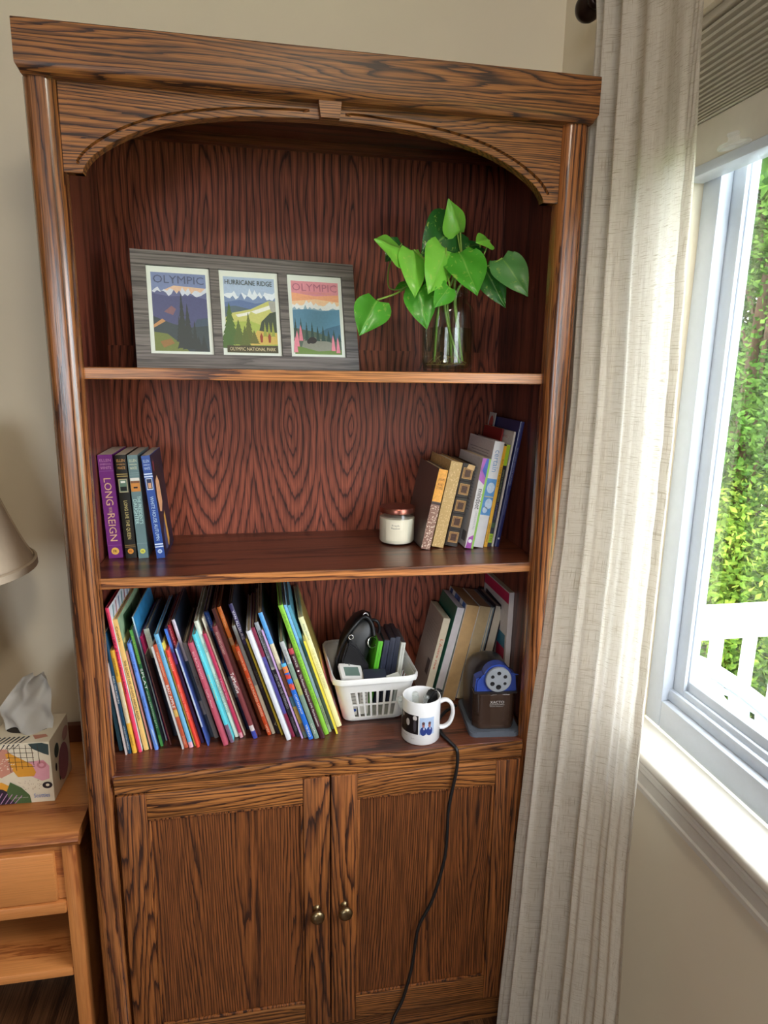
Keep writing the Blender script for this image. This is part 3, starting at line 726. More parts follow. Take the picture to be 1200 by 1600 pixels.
def poster(idx, x0, x1):
    card = obj('poster', box(B(), x0 + 0.0005, x1 - 0.0005, 0.005, 0.008, wz0 + 0.0005, wz1 - 0.0005), mat((226, 232, 222), 0.5, var=0.02), pf)
    px0, px1, pz0, pz1 = x0 + 0.008, x1 - 0.008, wz0 + 0.006, wz1 - 0.012
    L = [0]
    def shape(pts, col):
        L[0] += 1
        y = 0.005 - 0.00006 * L[0]
        flat('printed_shape', [(px0 + (px1 - px0) * a, y, pz0 + (pz1 - pz0) * c) for a, c in pts], mat(col, 0.45, var=0.05, scale=220), card)
    def words(s, a, c, wd, ht, col):
        L[0] += 1
        text(s, (px0 + (px1 - px0) * a, 0.005 - 0.00006 * L[0], pz0 + (pz1 - pz0) * c), (1, 0, 0), (0, 0, 1), (px1 - px0) * wd, (pz1 - pz0) * ht, mat(col, 0.5), card)
    def ridge(z0, z1, n, seed, base, col):
        r_ = mulrand(seed); top = []
        for k in range(n + 1): top.append((k / n, z0 + (z1 - z0) * r_.random() * (0.6 if k % 2 else 1)))
        shape([(0, base)] + top + [(1, base)], col)
    def fir(cx, z0, z1, wd, col):
        pts = [(cx, z1)]; n = 7
        right = []
        for k in range(1, n + 1):
            t = k / n; right += [(cx + wd * t * 0.95, z1 - (z1 - z0) * t), (cx + wd * t * 0.62, z1 - (z1 - z0) * t * 0.985)]
        pts += right; pts += [(2 * cx - a, c) for a, c in reversed(right)]
        shape(pts, col)
    if idx == 0:
        shape([(0, .70), (1, .70), (1, 1), (0, 1)], (120, 136, 178)); shape([(0.1, .74), (1, .74), (1, .82), (0.4, .84)], (222, 186, 158))
        ridge(.74, .84, 18, 1, .55, (206, 212, 226)); ridge(.70, .79, 20, 5, .45, (92, 98, 140)); shape([(0, .2), (1, .2), (1, .68), (.7, .72), (.3, .7), (0, .73)], (72, 78, 122))
        shape([(.2, .50), (.34, .58), (.42, .54), (.36, .46)], (128, 92, 102)); shape([(.7, .3), (1, .34), (1, .44), (.8, .42)], (58, 78, 100))
        shape([(0, 0), (1, 0), (1, .34), (.6, .3), (.3, .36), (0, .44)], (50, 66, 74)); shape([(0, .33), (.16, .41), (.22, .38), (0, .29)], (190, 140, 92))
        shape([(0, 0), (.62, 0), (.5, .08), (.24, .22), (0, .24)], (110, 122, 62)); shape([(.1, .12), (.3, .16), (.36, .10), (.16, .04)], (146, 108, 62))
        for cx, a, c, wd in ((.46, .12, .46, .07), (.62, .02, .62, .13), (.52, .03, .76, .12), (.74, .04, .40, .08), (.9, .0, .22, .09), (.8, 0, .2, .1)): fir(cx, a, c, wd, (40, 52, 56))
        words('OLYMPIC', .04, .865, .92, .10, (88, 98, 128))
    elif idx == 1:
        shape([(0, .6), (1, .6), (1, 1), (0, 1)], (170, 190, 216)); ridge(.74, .86, 20, 3, .6, (224, 232, 240)); ridge(.70, .80, 18, 9, .55, (120, 142, 180))
        shape([(0, .4), (1, .4), (1, .70), (.6, .66), (.3, .7), (0, .66)], (92, 116, 160)); shape([(0, .34), (.5, .34), (.5, .58), (.2, .62), (0, .6)], (84, 104, 116))
        shape([(0, .25), (1, .25), (1, .70), (.86, .70), (.5, .58), (.12, .52), (0, .46)], (196, 196, 112)); shape([(.5, .55), (.95, .66), (1, .62), (.6, .52)], (232, 232, 220)); shape([(.2, .50), (.5, .55), (.45, .5), (.24, .47)], (232, 232, 220))
        shape([(.86, .69), (1, .70), (1, .54), (.9, .56)], (168, 168, 158)); shape([(0, 0), (1, 0), (1, .3), (.5, .42), (0, .4)], (166, 182, 84))
        shape([(.62, .24), (1, .28), (1, .56), (.88, .54), (.7, .42)], (62, 74, 60)); shape([(.45, .1), (1, .12), (1, .27), (.6, .3)], (206, 176, 90))
        for cx, a, c, wd in ((.08, .1, .66, .20), (.24, .1, .44, .16), (.44, .12, .54, .13), (.36, .08, .36, .14), (.54, .12, .3, .12), (.02, .05, .4, .18)): fir(cx, a, c, wd, (70 + int(60 * cx), 104, 48))
        for cx in (.76, .84, .92): fir(cx, .22, .42, .05, (150, 160, 70))
        for cx in (.68, .84): shape([(cx - .02, .14), (cx + .02, .14), (cx + .03, .22), (cx, .27), (cx - .03, .22)], (150, 64, 44))
        shape([(0, 0), (1, 0), (1, .10), (0, .09)], (66, 62, 40))
        words('HURRICANE RIDGE', .03, .895, .92, .065, (76, 84, 74)); words('OLYMPIC NATIONAL PARK', .05, .025, .9, .045, (222, 206, 160))
    else:
        shape([(0, .8), (1, .8), (1, 1), (0, 1)], (226, 150, 160)); shape([(0, .6), (1, .6), (1, .83), (.5, .8), (0, .84)], (240, 170, 128)); shape([(0, .62), (1, .62), (1, .73), (.5, .76), (0, .72)], (246, 206, 164))
        ridge(.66, .75, 20, 4, .5, (236, 238, 238)); ridge(.60, .68, 22, 8, .4, (150, 180, 198)); shape([(0, .2), (1, .2), (1, .63), (.6, .6), (.3, .62), (0, .6)], (92, 142, 172)); shape([(.3, .2), (1, .2), (1, .42), (.7, .36)], (70, 112, 140))
        shape([(0, 0), (1, 0), (1, .18), (.5, .3), (0, .36)], (84, 104, 92)); shape([(.1, 0), (.9, 0), (.8, .16), (.4, .24), (.2, .2)], (140, 142, 130)); shape([(0, 0), (1, 0), (1, .07), (.5, .04), (0, .12)], (108, 138, 66))
        for k in range(9): fir(.04 + k * .115, .18, .50 - k * .026 + .03 * (k % 2), .055, (50, 78, 74))
        shape(ell(.38, .19, .09, .045), (44, 40, 44)); shape(ell(.30, .17, .04, .03), (44, 40, 44))
        for cx, z in ((.06, .10), (.14, .18), (.82, .05), (.92, .02), (.02, .02)):
            shape([(cx - .045, z), (cx + .045, z), (cx + .02, z + .16), (cx, z + .22), (cx - .02, z + .16)], (228, 138, 156))
        words('OLYMPIC', .02, .865, .94, .10, (188, 120, 138)); words('NATIONAL PARK', .18, .825, .66, .03, (230, 160, 140))
    return card
for i, (a, c) in enumerate(wins): poster(i, a, c)

# ------------------------------------------------------------------ jar with pothos cuttings
JX, JY = 0.716, 0.140
jar = thing('glass_jar', 'clear glass jar of water holding the green cuttings', 'jar', (JX, JY, ZS1))
M_jar = glassy('jar_glass', tint=(0.90, 0.94, 0.92), rough=0.02)
prof = [(0.040, 0.0), (0.048, 0.003), (0.0525, 0.012), (0.053, 0.020), (0.053, 0.112), (0.051, 0.122), (0.045, 0.131), (0.040, 0.136), (0.0385, 0.140), (0.040, 0.142), (0.040, 0.1455), (0.0385, 0.1475), (0.0395, 0.149), (0.0395, 0.157), (0.038, 0.160)]
inner = [(max(r - 0.003, 0.001), max(z, 0.006) if z < 0.02 else z) for r, z in reversed(prof)]
b = B(); lathe(b, prof + inner[:3], 48, cap0=True, cap1=False); obj('jar_wall', b, M_jar, jar, 40)
M_water = glassy('water', tint=(0.80, 0.86, 0.74), rough=0.0)
b = B(); lathe(b, [(0.036, 0.0065), (0.044, 0.010), (0.0494, 0.020), (0.0494, 0.0845), (0.001, 0.085)], 40); obj('water', b, M_water, jar, 40)

def leaf_mat():
    m, t = newmat('pothos_leaf')
    tc = t.n('ShaderNodeTexCoord').outputs['Object']
    rnd = t.n('ShaderNodeObjectInfo').outputs['Random']
    v = t.n('ShaderNodeVectorMath', {0: tc, 1: (1.0, 0.35, 1.0)}, operation='MULTIPLY').outputs[0]
    nz = t.n('ShaderNodeTexNoise', {'Vector': v, 'Scale': 95.0, 'Detail': 3.0, 'Roughness': 0.6, 'Distortion': 0.6}).outputs[0]
    gtone = t.n('ShaderNodeObjectInfo').outputs['Color']
    col = t.n('ShaderNodeMix', {0: t.ramp(nz, [(0.60, (0, 0, 0)), (0.72, (0.8, 0.8, 0.8))]), 6: gtone, 7: (*lin((176, 204, 92)), 1)}, data_type='RGBA').outputs[2]
    # paler midrib
    xx = t.n('ShaderNodeSeparateXYZ', {0: t.n('ShaderNodeTexCoord').outputs['UV']}).outputs[0]
    rib = t.ramp(t.math('ABSOLUTE', t.math('SUBTRACT', xx, 0.5)), [(0.0, (0.6,) * 3), (0.03, (0.0,) * 3)])
    col = t.n('ShaderNodeMix', {0: rib, 6: col, 7: (*lin((150, 200, 96)), 1)}, data_type='RGBA').outputs[2]
    p = t.n('ShaderNodeBsdfPrincipled', {'Base Color': col, 'Roughness': 0.33, 'Coat Weight': 0.1}).outputs[0]
    tl = t.n('ShaderNodeBsdfTranslucent', {0: col}).outputs[0]
    mx = t.n('ShaderNodeMixShader', {0: 0.28, 1: p, 2: tl}).outputs[0]
    t.n('ShaderNodeOutputMaterial', {'Surface': mx})
    return m
M_leaf = leaf_mat(); M_stem = mat((128, 158, 66), 0.45)
plant = thing('pothos_cutting', 'trailing green pothos cuttings with heart-shaped leaves in the jar', 'plant', (JX, JY, ZS1 + 0.012))
PO = Vector((JX, JY, ZS1 + 0.012))
def leaf(Bp, Tp, width, nhint, fold=0.35, tone=(92, 176, 52), curl=0.09):
    Bp = Vector(Bp); Tp = Vector(Tp); Y = Tp - Bp; Ln = Y.length; Y.normalize()
    N = Vector(nhint); N = (N - Y * N.dot(Y)).normalized(); X = Y.cross(N)
    prof_ = [(-0.12, 0.30, 0.20), (0.0, 0.80, 0.0), (0.08, 0.93, 0.0), (0.18, 1.0, 0.0), (0.28, 1.0, 0.0), (0.38, 0.95, 0), (0.48, 0.86, 0), (0.58, 0.73, 0), (0.68, 0.58, 0), (0.78, 0.40, 0), (0.86, 0.25, 0), (0.94, 0.11, 0), (1.0, 0.012, 0)]
    cols = [-1, -0.75, -0.45, -0.18, 0, 0.18, 0.45, 0.75, 1]
    vs_, fs, uv = [], [], []
    for t, wv, notch in prof_:
        for c_ in cols:
            s = c_ * wv * width / 2
            tt = t
            if t <= 0: tt = t * (min(1, abs(c_) * 1.25)) if t < 0 else 0.0
            if t < 0: s = c_ * width * 0.40
            if t < 0 and abs(c_) > 0.9: tt = -0.02
            hgt = -(abs(s) ** 0.9) * (width / 2) ** 0.1 * fold + 0.10 * width * abs(c_) ** 3 * wv - 4 * curl * Ln * (t - 0.35) ** 2 * 0.5 + 0.02 * width * sin(9 * t + 4 * c_)
            vs_.append(Bp + Y * (tt * Ln) + X * s - PO + N * (hgt * 1.0)); uv.append((0.5 + c_ * 0.5, max(0, min(1, t))))
    m = len(cols)
    for i in range(len(prof_) - 1):
        for j in range(m - 1):
            fs.append((i * m + j, i * m + j + 1, (i + 1) * m + j + 1, (i + 1) * m + j))
    o = pydata('leaf', vs_, fs, M_leaf, plant, 180); o.color = (*lin(tone), 1)
    ul = o.data.uv_layers.new(name='UVMap')
    for lp in o.data.loops: ul.data[lp.index].uv = uv[lp.vertex_index]
    return o
LEAVES = [
 ((0.617, 0.10, 1.7155), (0.5584, 0.07, 1.7327), 0.062, (0.15, -0.75, 0.65), 0.45),
 ((0.7332, 0.16, 1.7752), (0.6600, 0.14, 1.7180), 0.080, (0.0, -1.0, 0.1), 0.12),
 ((0.7381, 0.15, 1.7633), (0.7105, 0.13, 1.8190), 0.050, (0.35, -0.9, 0.1), 0.5),
 ((0.7888, 0.12, 1.7471), (0.7561, 0.10, 1.7400), 0.035, (0.1, -0.8, 0.6), 0.3),
 ((0.8158, 0.12, 1.7151), (0.8580, 0.08, 1.6444), 0.055, (-0.2, -0.9, 0.35), 0.2),
 ((0.7253, 0.11, 1.7219), (0.7515, 0.06, 1.6418), 0.072, (0.1, -0.95, 0.3), 0.15),
 ((0.6944, 0.09, 1.7234), (0.6586, 0.055, 1.6381), 0.062, (0.55, -0.8, 0.25), 0.4),
 ((0.6325, 0.09, 1.7176), (0.6342, 0.06, 1.6318), 0.046, (0.35, -0.9, 0.3), 0.5),
 ((0.6448, 0.10, 1.6514), (0.6597, 0.08, 1.5767), 0.049, (-0.1, -0.95, 0.2), 0.25),
 ((0.5649, 0.09, 1.6263), (0.5287, 0.07, 1.5631), 0.055, (-0.15, -0.95, 0.3), 0.3),
 ((0.7911, 0.15, 1.7008), (0.8277, 0.12, 1.6241), 0.044, (-0.4, -0.85, 0.3), 0.25),
 ((0.7008, 0.08, 1.6543), (0.6677, 0.06, 1.6148), 0.034, (0.2, -0.9, 0.3), 0.3),
 ((0.6285, 0.18, 1.7429), (0.5947, 0.17, 1.7082), 0.040, (0.0, -0.9, 0.3), 0.2),
 ((0.7867, 0.17, 1.7470), (0.7180, 0.15, 1.7310), 0.040, (0.0, -0.55, 0.8), 0.2),
 ((0.6470, 0.15, 1.6949), (0.6457, 0.14, 1.6558), 0.034, (-0.3, -0.9, 0.1), 0.3),
 ((0.6374, 0.15, 1.6677), (0.6065, 0.13, 1.6533), 0.016, (0.0, -0.7, 0.6), 0.5),
 ((0.6974, 0.13, 1.6692), (0.6555, 0.11, 1.6529), 0.042, (0.1, -0.85, 0.4), 0.2)]
LT, MD, DK = (132, 206, 74), (84, 168, 50), (44, 104, 44)
TONES = [LT, DK, LT, LT, (100, 160, 88), MD, LT, LT, MD, MD, (52, 122, 44), MD, DK, DK, DK, MD, DK]
for (a, c, wd, nh, fo), tn in zip(LEAVES, TONES): leaf(a, c, wd * 1.28, nh, fo, tn)
def stem(pts, r=0.0018):
    bm = B(); tube(bm, [Vector(p) - PO for p in pts], r, 7, 5); return obj('stem', bm, M_stem, plant, 60)
neck = [(JX - 0.012, JY - 0.006, 1.645), (JX + 0.010, JY - 0.004, 1.65), (JX + 0.002, JY + 0.012, 1.65), (JX + 0.018, JY + 0.008, 1.65), (JX - 0.02, JY + 0.006, 1.65)]
bots = [(JX + 0.022, JY - 0.02, ZS1 + 0.018), (JX + 0.032, JY - 0.004, ZS1 + 0.022), (JX + 0.016, JY + 0.014, ZS1 + 0.02), (JX + 0.034, JY + 0.012, ZS1 + 0.03), (JX - 0.022, JY + 0.01, ZS1 + 0.02)]
nodes = [(0.700, 0.115, 1.690), (0.728, 0.125, 1.700), (0.742, 0.14, 1.715), (0.770, 0.14, 1.700), (0.655, 0.135, 1.672)]
for bt, nk, nd in zip(bots, neck, nodes):
    stem([bt, (nk[0] * .6 + bt[0] * .4, nk[1], (nk[2] + bt[2]) / 2), nk, nd], 0.0026)
for k, (a, c, wd, nh, fo) in enumerate(LEAVES):
    nd = min(nodes, key=lambda q: (Vector(q) - Vector(a)).length + 0.6 * abs(q[2] - 1.69))
    mid = (Vector(nd) + Vector(a)) / 2 + Vector((0, 0, -0.006 if a[2] > nd[2] else 0.006))
    if k == 9: stem([(0.655, 0.135, 1.672), (0.6332, 0.13, 1.6574), (0.6027, 0.11, 1.6402), a])
    elif k == 12: stem([(0.655, 0.135, 1.672), (0.6332, 0.13, 1.6574), (0.6085, 0.14, 1.6507), (0.5968, 0.15, 1.6614), (0.6033, 0.17, 1.7038), a], 0.0014)
    else: stem([nd, mid, a], 0.0016)
b = B(); r_ = random.Random(11)
for k in range(16):
    a = r_.uniform(0, 6.28); q = r_.uniform(0.01, 0.042)
    tube(b, [(0.022 * cos(a * 1.3), 0.015 * sin(a), 0.02), (q * cos(a), q * sin(a), 0.004 + 0.004 * r_.random()), (0.04 * cos(a + .8), 0.04 * sin(a + .8), 0.002 + 0.003 * r_.random())], 0.0006, 5, 4)
obj('roots', b, mat((150, 116, 66), 0.6), plant)

# ------------------------------------------------------------------ books
M_page = mat((222, 208, 178), 0.85, var=0.05)
M_page2 = mat((206, 196, 178), 0.85, var=0.05)
def book(name, label, base, lean, h, t, d, col, yaw=0.0, pivot='L', spine_out=True, hard=True, texts=(), bands=(), discs=(), page=None, group=None, left=None, right=None, rough=0.4, cover=None):
    """base: point of the shelf the book's lower corner stands on; local x across the thickness, y into the shelf"""
    r = thing(name, label, 'book', base, (0, lean, yaw), group)
    x0, x1 = (0, t) if pivot == 'L' else (-t, 0)
    bd = min(0.0022 if hard else 0.0008, t * 0.24); ov = 0.0028 if hard else 0.0
    bm = B()
    sy0, sy1 = (0, bd) if spine_out else (d - bd, d)
    if hard and t > 0.006:                 # slightly rounded spine
        ys = lambda u: (sy0 - 0.0012 * sin(pi * u)) if spine_out else (sy1 + 0.0012 * sin(pi * u))
        n = 6
        pr = [(x0 + (x1 - x0) * k / n, ys(k / n)) for k in range(n + 1)]
        pr += [(x1, sy1 if spine_out else sy0), (x0, sy1 if spine_out else sy0)]
        prism(bm, pr, 'z', 0, h)
    else: box(bm, x0, x1, sy0, sy1, 0, h)
    yb0, yb1 = (bd, d) if spine_out else (0, d - bd)
    box(bm, x0, x0 + bd, yb0, yb1, 0, h); box(bm, x1 - bd, x1, yb0, yb1, 0, h)
    mc = cover or mat(col, rough, coat=0.15 if rough < 0.5 else 0.0, var=0.04)
    cv = obj('cover', bm, mc, r, 40)
    py0, py1 = (bd, d - ov) if spine_out else (ov, d - bd)
    obj('pages', box(B(), x0 + bd, x1 - bd, py0, py1, ov, h - ov), page or M_page, r)
    yf = (-0.0014 if hard and t > 0.006 else -0.0003)
    for z0, z1, bc in bands:
        if hard and t > 0.006:
            n = 6; bm = B()
            pr = [(x0 + (x1 - x0) * (k / n), -0.0012 * sin(pi * k / n) - 0.00025) for k in range(n + 1)] + [(x1, 0.0003), (x0, 0.0003)]
            prism(bm, pr, 'z', z0 * h, z1 * h); obj('spine_band', bm, mat(bc, 0.45, var=0.1, scale=300), cv)
        else: obj('spine_band', box(B(), x0 + 0.0001, x1 - 0.0001, -0.0002, 0.0002, z0 * h, z1 * h), mat(bc, 0.45, var=0.1, scale=300), cv)
    for s, z1, z0, c_, frac in texts:      # reads downwards
        hh = t * frac
        text(s, ((x0 + x1) / 2 - hh / 2, yf - 0.0004, z1 * h), (0, 0, -1), (1, 0, 0), (z1 - z0) * h, hh, mat(c_, 0.5), r, 'spine_lettering')
    for zc, rad, c_ in discs:
        flat('spine_emblem', [((x0 + x1) / 2 + rad * t * cos(2 * pi * k / 20), yf - 0.0003, zc * h + rad * t * sin(2 * pi * k / 20)) for k in range(20)], mat(c_, 0.5), r)
    for side, xx, sg in ((left, x0, -1), (right, x1, 1)):
        for c_, pts in (side or ()):
            flat('cover_print_or_shade', [(xx + sg * 0.0003, d * a, h * z) for a, z in pts], mat(c_, 0.45, var=0.06, scale=200), r)
    return r, x0, x1, yf

def spine_words(r, s, x0, x1, yf, h, z, ht, col):
    text(s, (x0 + 0.0012, yf - 0.0004, z * h), (1, 0, 0), (0, 0, 1), (x1 - x0) - 0.0024, ht * h, mat(col, 0.5), r, 'spine_lettering')

# ---- four paperbacks at the left of the middle shelf
GP = 'paperbacks on the middle shelf'
def series(label, bx, by, lean, t, col, tcol, title, disc, sep, top, photo=None, h=0.206, right=None, t2=None):
    r, x0, x1, yf = book('paperback', label, (bx, by, ZS2), lean, h, t, 0.135, col, hard=False, group=GP, rough=0.35, page=M_page2, discs=[(0.07, 0.27, disc)],
                         bands=sep, right=right, cover=None)
    for k, (s, hh) in enumerate((('ELLEN', .026), ('EMERSON', .014), ('WHITE', .026))):
        spine_words(r, s, x0 + t * .08, x1 - t * .08, yf, h, (0.935, 0.905, 0.865)[k], hh, top)
    for s, z1, z0, fr, dx in title:
        hh = t * fr
        text(s, ((x0 + x1) / 2 - hh / 2 + dx * t, yf - 0.0004, z1 * h), (0, 0, -1), (1, 0, 0), (z1 - z0) * h, hh, mat(tcol, 0.5), r, 'spine_lettering')
    text('FR', ((x0 + x1) / 2 - 0.12 * t, yf - 0.0008, 0.07 * h - 0.10 * t), (1, 0, 0), (0, 0, 1), 0.24 * t, 0.20 * t, mat((90, 70, 40), 0.5), r, 'spine_lettering')
    if photo:
        for z0, z1, m_, c_ in photo:
            flat('spine_picture', [(x0 + t * m_, yf - 0.0003 - 0.00015 * m_, z0 * h), (x1 - t * m_, yf - 0.0003 - 0.00015 * m_, z0 * h), (x1 - t * m_, yf - 0.0003 - 0.00015 * m_, z1 * h), (x0 + t * m_, yf - 0.0003 - 0.00015 * m_, z1 * h)], mat(c_, .5), r)
    return r
series('purple paperback, thickest of the four on the middle shelf', 0.0445, 0.160, -0.036, 0.0270, (120, 52, 128), (226, 186, 150), [('LONG', .78, .52, .5, 0), ('MAY SHE', .50, .45, .22, 0.0), ('REIGN', .44, .17, .5, 0)], (236, 186, 92), [(.845, .849, (150, 90, 160)), (.125, .129, (150, 90, 160))], (206, 150, 190))
series('black paperback with orange emblem, beside the purple one', 0.0775, 0.156, -0.040, 0.0205, (30, 28, 22), (214, 196, 130), [('LONG LIVE THE QUEEN', .565, .19, .38, 0)], (222, 146, 56), [(.815, .823, (170, 146, 86)), (.795, .803, (170, 146, 86)), (.125, .132, (140, 110, 60)), (.108, .115, (140, 110, 60))], (214, 160, 96),
       [(.645, .775, .10, (170, 160, 130)), (.655, .765, .18, (96, 122, 106)), (.66, .70, .22, (20, 24, 24)), (.735, .755, .30, (226, 226, 216))])
series('grey-green paperback with desert picture, beside the black one', 0.1018, 0.153, -0.044, 0.0187, (98, 124, 126), (186, 222, 216), [("THE PRESIDENT'S", .61, .34, .36, .20), ('DAUGHTER', .58, .34, .36, -.22)], (206, 206, 84), [(.83, .834, (130, 150, 150)), (.81, .814, (130, 150, 150)), (.145, .149, (130, 150, 150))], (214, 216, 180),
       [(.655, .785, .04, (196, 128, 56)), (.755, .785, .05, (220, 216, 206)), (.735, .757, .07, (120, 78, 48)), (.685, .70, .30, (40, 26, 20))])
face = [((232, 174, 130), [(.16, .44), (.30, .42), (.46, .50), (.44, .70), (.30, .78), (.14, .74), (.10, .6)]), ((30, 22, 30), [(.12, .74), (.30, .79), (.5, .72), (.62, .5), (.75, .6), (.6, .86), (.3, .9), (.1, .84)]), ((214, 160, 74), [(.40, .36), (.52, .40), (.60, .1), (.50, .04), (.44, .06)]), ((150, 60, 70), [(.12, .83), (.2, .84), (.2, .93), (.12, .93)]), ((64, 70, 110), [(.2, .05), (.42, .04), (.4, .34), (.2, .24)])]
series('blue paperback with portrait cover, rightmost of the four', 0.1372, 0.147, -0.088, 0.0160, (38, 74, 150), (190, 214, 236), [('WHITE HOUSE AUTUMN', .61, .18, .42, 0)], (176, 196, 226), [(.82, .832, (206, 220, 240)), (.795, .807, (206, 220, 240)), (.135, .147, (206, 220, 240)), (.11, .122, (206, 220, 240))], (186, 206, 236),
       [(.675, .785, .14, (206, 214, 226)), (.682, .778, .20, (44, 52, 84)), (.69, .74, .32, (196, 150, 116))],
       right=[((28, 24, 44), [(.01, .005), (.99, .005), (.99, .995), (.01, .995)])])
# cover portrait sits on the right cover of the blue paperback
bl = [o for o in C.objects if o.get('label', '').startswith('blue paperback')][0]
for c_, pts in face:
    flat('cover_print_or_shade', [(0.016 + 0.0006, 0.135 * a, 0.206 * z) for a, z in pts], mat(c_, .45, var=.1, scale=150), bl)

# ---- candle
cn = thing('jar_candle', 'white wax jar candle with copper lid on the middle shelf', 'candle', (0.637, 0.213, ZS2))
M_candleglass = glassy('candle_glass', tint=(0.97, 0.98, 0.97), rough=0.03)
b = B(); lathe(b, [(0.034, 0), (0.0375, 0.003), (0.039, 0.008), (0.039, 0.068), (0.0375, 0.070)], 40, cap1=False); obj('glass_cup', b, M_candleglass, cn, 40)
b = B(); lathe(b, [(0.035, 0.004), (0.0383, 0.008), (0.0383, 0.058), (0.001, 0.0585)], 40); obj('wax', b, mat((240, 234, 214), 0.5, var=0.01), cn, 40)
b = B(); lathe(b, [(0.0385, 0.070), (0.0395, 0.071), (0.0398, 0.079), (0.0385, 0.0815), (0.030, 0.082), (0.001, 0.082)], 40); obj('lid', b, mat((150, 92, 78), 0.28, metal=0.85), cn, 40)
def cyl_patch(r, a0, a1, z0, z1, material, parent, name, n=10):
    V = []; F = []
    for k in range(n + 1):
        a = a0 + (a1 - a0) * k / n
        V += [(r * sin(a), -r * cos(a), z0), (r * sin(a), -r * cos(a), z1)]
    for k in range(n): F.append((2 * k, 2 * k + 2, 2 * k + 3, 2 * k + 1))
    return pydata(name, V, F, material, parent)
def cyl_text(s, r, a0, wid, z0, ht, col, parent):
    wp = lambda p: Vector((r * sin(a0 + p.x / r), -r * cos(a0 + p.x / r), p.z))
    return text(s, (0, 0, z0), (1, 0, 0), (0, 0, 1), wid, ht, mat(col, .5), parent, 'lettering', wp)
cyl_patch(0.0393, -0.85, 0.45, 0.012, 0.057, mat((232, 224, 200), .6, var=.01), cn, 'paper_label')
cyl_patch(0.0395, -0.62, 0.12, 0.036, 0.054, mat((238, 230, 208), .6, var=.01), cn, 'paper_label')
cyl_text('Fresh', 0.0397, -0.48, 0.016, 0.044, 0.0045, (120, 112, 96), cn); cyl_text('Meadow', 0.0397, -0.52, 0.019, 0.038, 0.0045, (120, 112, 96), cn)

# ---- leaning books at the right of the middle shelf
GR = 'leaning books on the middle shelf'
def glitter(name, c1, c2):
    m, t = newmat(name)
    tc = t.n('ShaderNodeTexCoord').outputs['Object']
    nz = t.n('ShaderNodeTexVoronoi', {'Vector': tc, 'Scale': 420.0}).outputs['Distance']
    ps = t.n('ShaderNodeTexNoise', {'Vector': tc, 'Scale': 300.0, 'Detail': 2.0}).outputs[0]
    cc = t.ramp(ps, [(0.55, lin(c1)), (0.64, lin(c2))])
    p = t.n('ShaderNodeBsdfPrincipled', {'Base Color': cc, 'Roughness': 0.5}); t.n('ShaderNodeOutputMaterial', {'Surface': p.outputs[0]})
    return m
def R2(label, bx, by, lean, h, t, d, col, **kw):
    return book('book', label, (bx, by, ZS2), lean, h, t, d, col, pivot='R', group=GR, **kw)
r, x0, x1, yf = R2('slim grey book with orange and glitter-pink spine next to candle', 0.6945, 0.142, 0.20, 0.174, 0.0195, 0.165, (98, 82, 78), hard=True)
for z0, z1, m_ in ((0.0, 0.60, glitter('glitter_pink', (142, 104, 90), (236, 214, 190))), (0.60, 1.0, mat((232, 164, 70), .5, var=.12, scale=200))):
    bm = B(); n = 6
    prism(bm, [(x0 + (x1 - x0) * k / n, -0.0012 * sin(pi * k / n) - 0.0003) for k in range(n + 1)] + [(x1, 0.0004), (x0, 0.0004)], 'z', z0 * 0.174, z1 * 0.174); obj('spine_band', bm, m_, r)
for z in (.86, .80, .755): spine_words(r, ('DREAMS', 'AND', 'STORIES')[[.86, .80, .755].index(z)], x0 + .002, x1 - .002, yf, .174, z, .03, (120, 70, 30))
bm = box(B(), x0 + .0005, x1 - .0005, -0.0022, 0, .565 * .174, .595 * .174); obj('spine_band', bm, mat((60, 40, 34), .5), r)
r, x0, x1, yf = R2('pale tan marbled book between the glitter book and the ornate leather one', 0.7270, 0.152, 0.195, 0.188, 0.0255, 0.160, (196, 164, 110), cover=glitter('marbled_tan', (198, 164, 106), (222, 192, 140)))
r, x0, x1, yf = R2('ornate dark leather book with gilt panels on its spine', 0.7600, 0.158, 0.185, 0.182, 0.0275, 0.150, (46, 34, 28), page=mat((120, 96, 70), .8))
for k, z in enumerate((.045, .235, .43, .63, .82)):
    x_a, x_b = x0 + .003, x1 - .003; zz = z * .182; hh = .13 * .182
    def fr_(i, c_, lay): flat('gilt_panel', [(x_a + i, yf - .0003 * lay, zz + i), (x_b - i, yf - .0003 * lay, zz + i), (x_b - i, yf - .0003 * lay, zz + hh - i), (x_a + i, yf - .0003 * lay, zz + hh - i)], mat(c_, .4, metal=.3, var=.2, scale=300), r)
    fr_(0, (172, 130, 76), 1); fr_(.0018, (110, 72, 44), 2); fr_(.003, (160, 118, 68), 3); fr_(.0042, (74, 46, 32), 4)
for z in (.20, .395, .59, .785): obj('spine_rib', box(B(), x0 + .0005, x1 - .0005, -.003, 0, z * .182, z * .182 + .003, .001), mat((40, 30, 25), .5), r)
flat('torn_label', [(x0 + .009, yf - .0012, .172), (x1 - .001, yf - .0012, .169), (x1 - .001, yf - .0012, .180), (x0 + .012, yf - .0012, .1815)], mat((214, 178, 126), .6), r)
r, x0, x1, yf = R2('white paperback with pink and lime striped spine edges', 0.7895, 0.138, 0.160, 0.196, 0.0185, 0.16, (226, 222, 224), hard=False, texts=[('mindset', .665, .44, (58, 56, 66), .62), ('CAROL S. DWECK, PH.D.', .42, .21, (170, 170, 176), .25)], left=[((216, 214, 216), [(.0, .03), (.985, .03), (.985, .985), (0, .985)])])
flat('spine_band', [(x1 - .0045, yf - .0003, 0), (x1, yf - .0003, 0), (x1, yf - .0003, .196), (x1 - .0045, yf - .0003, .196)], mat((150, 206, 96), .4), r)
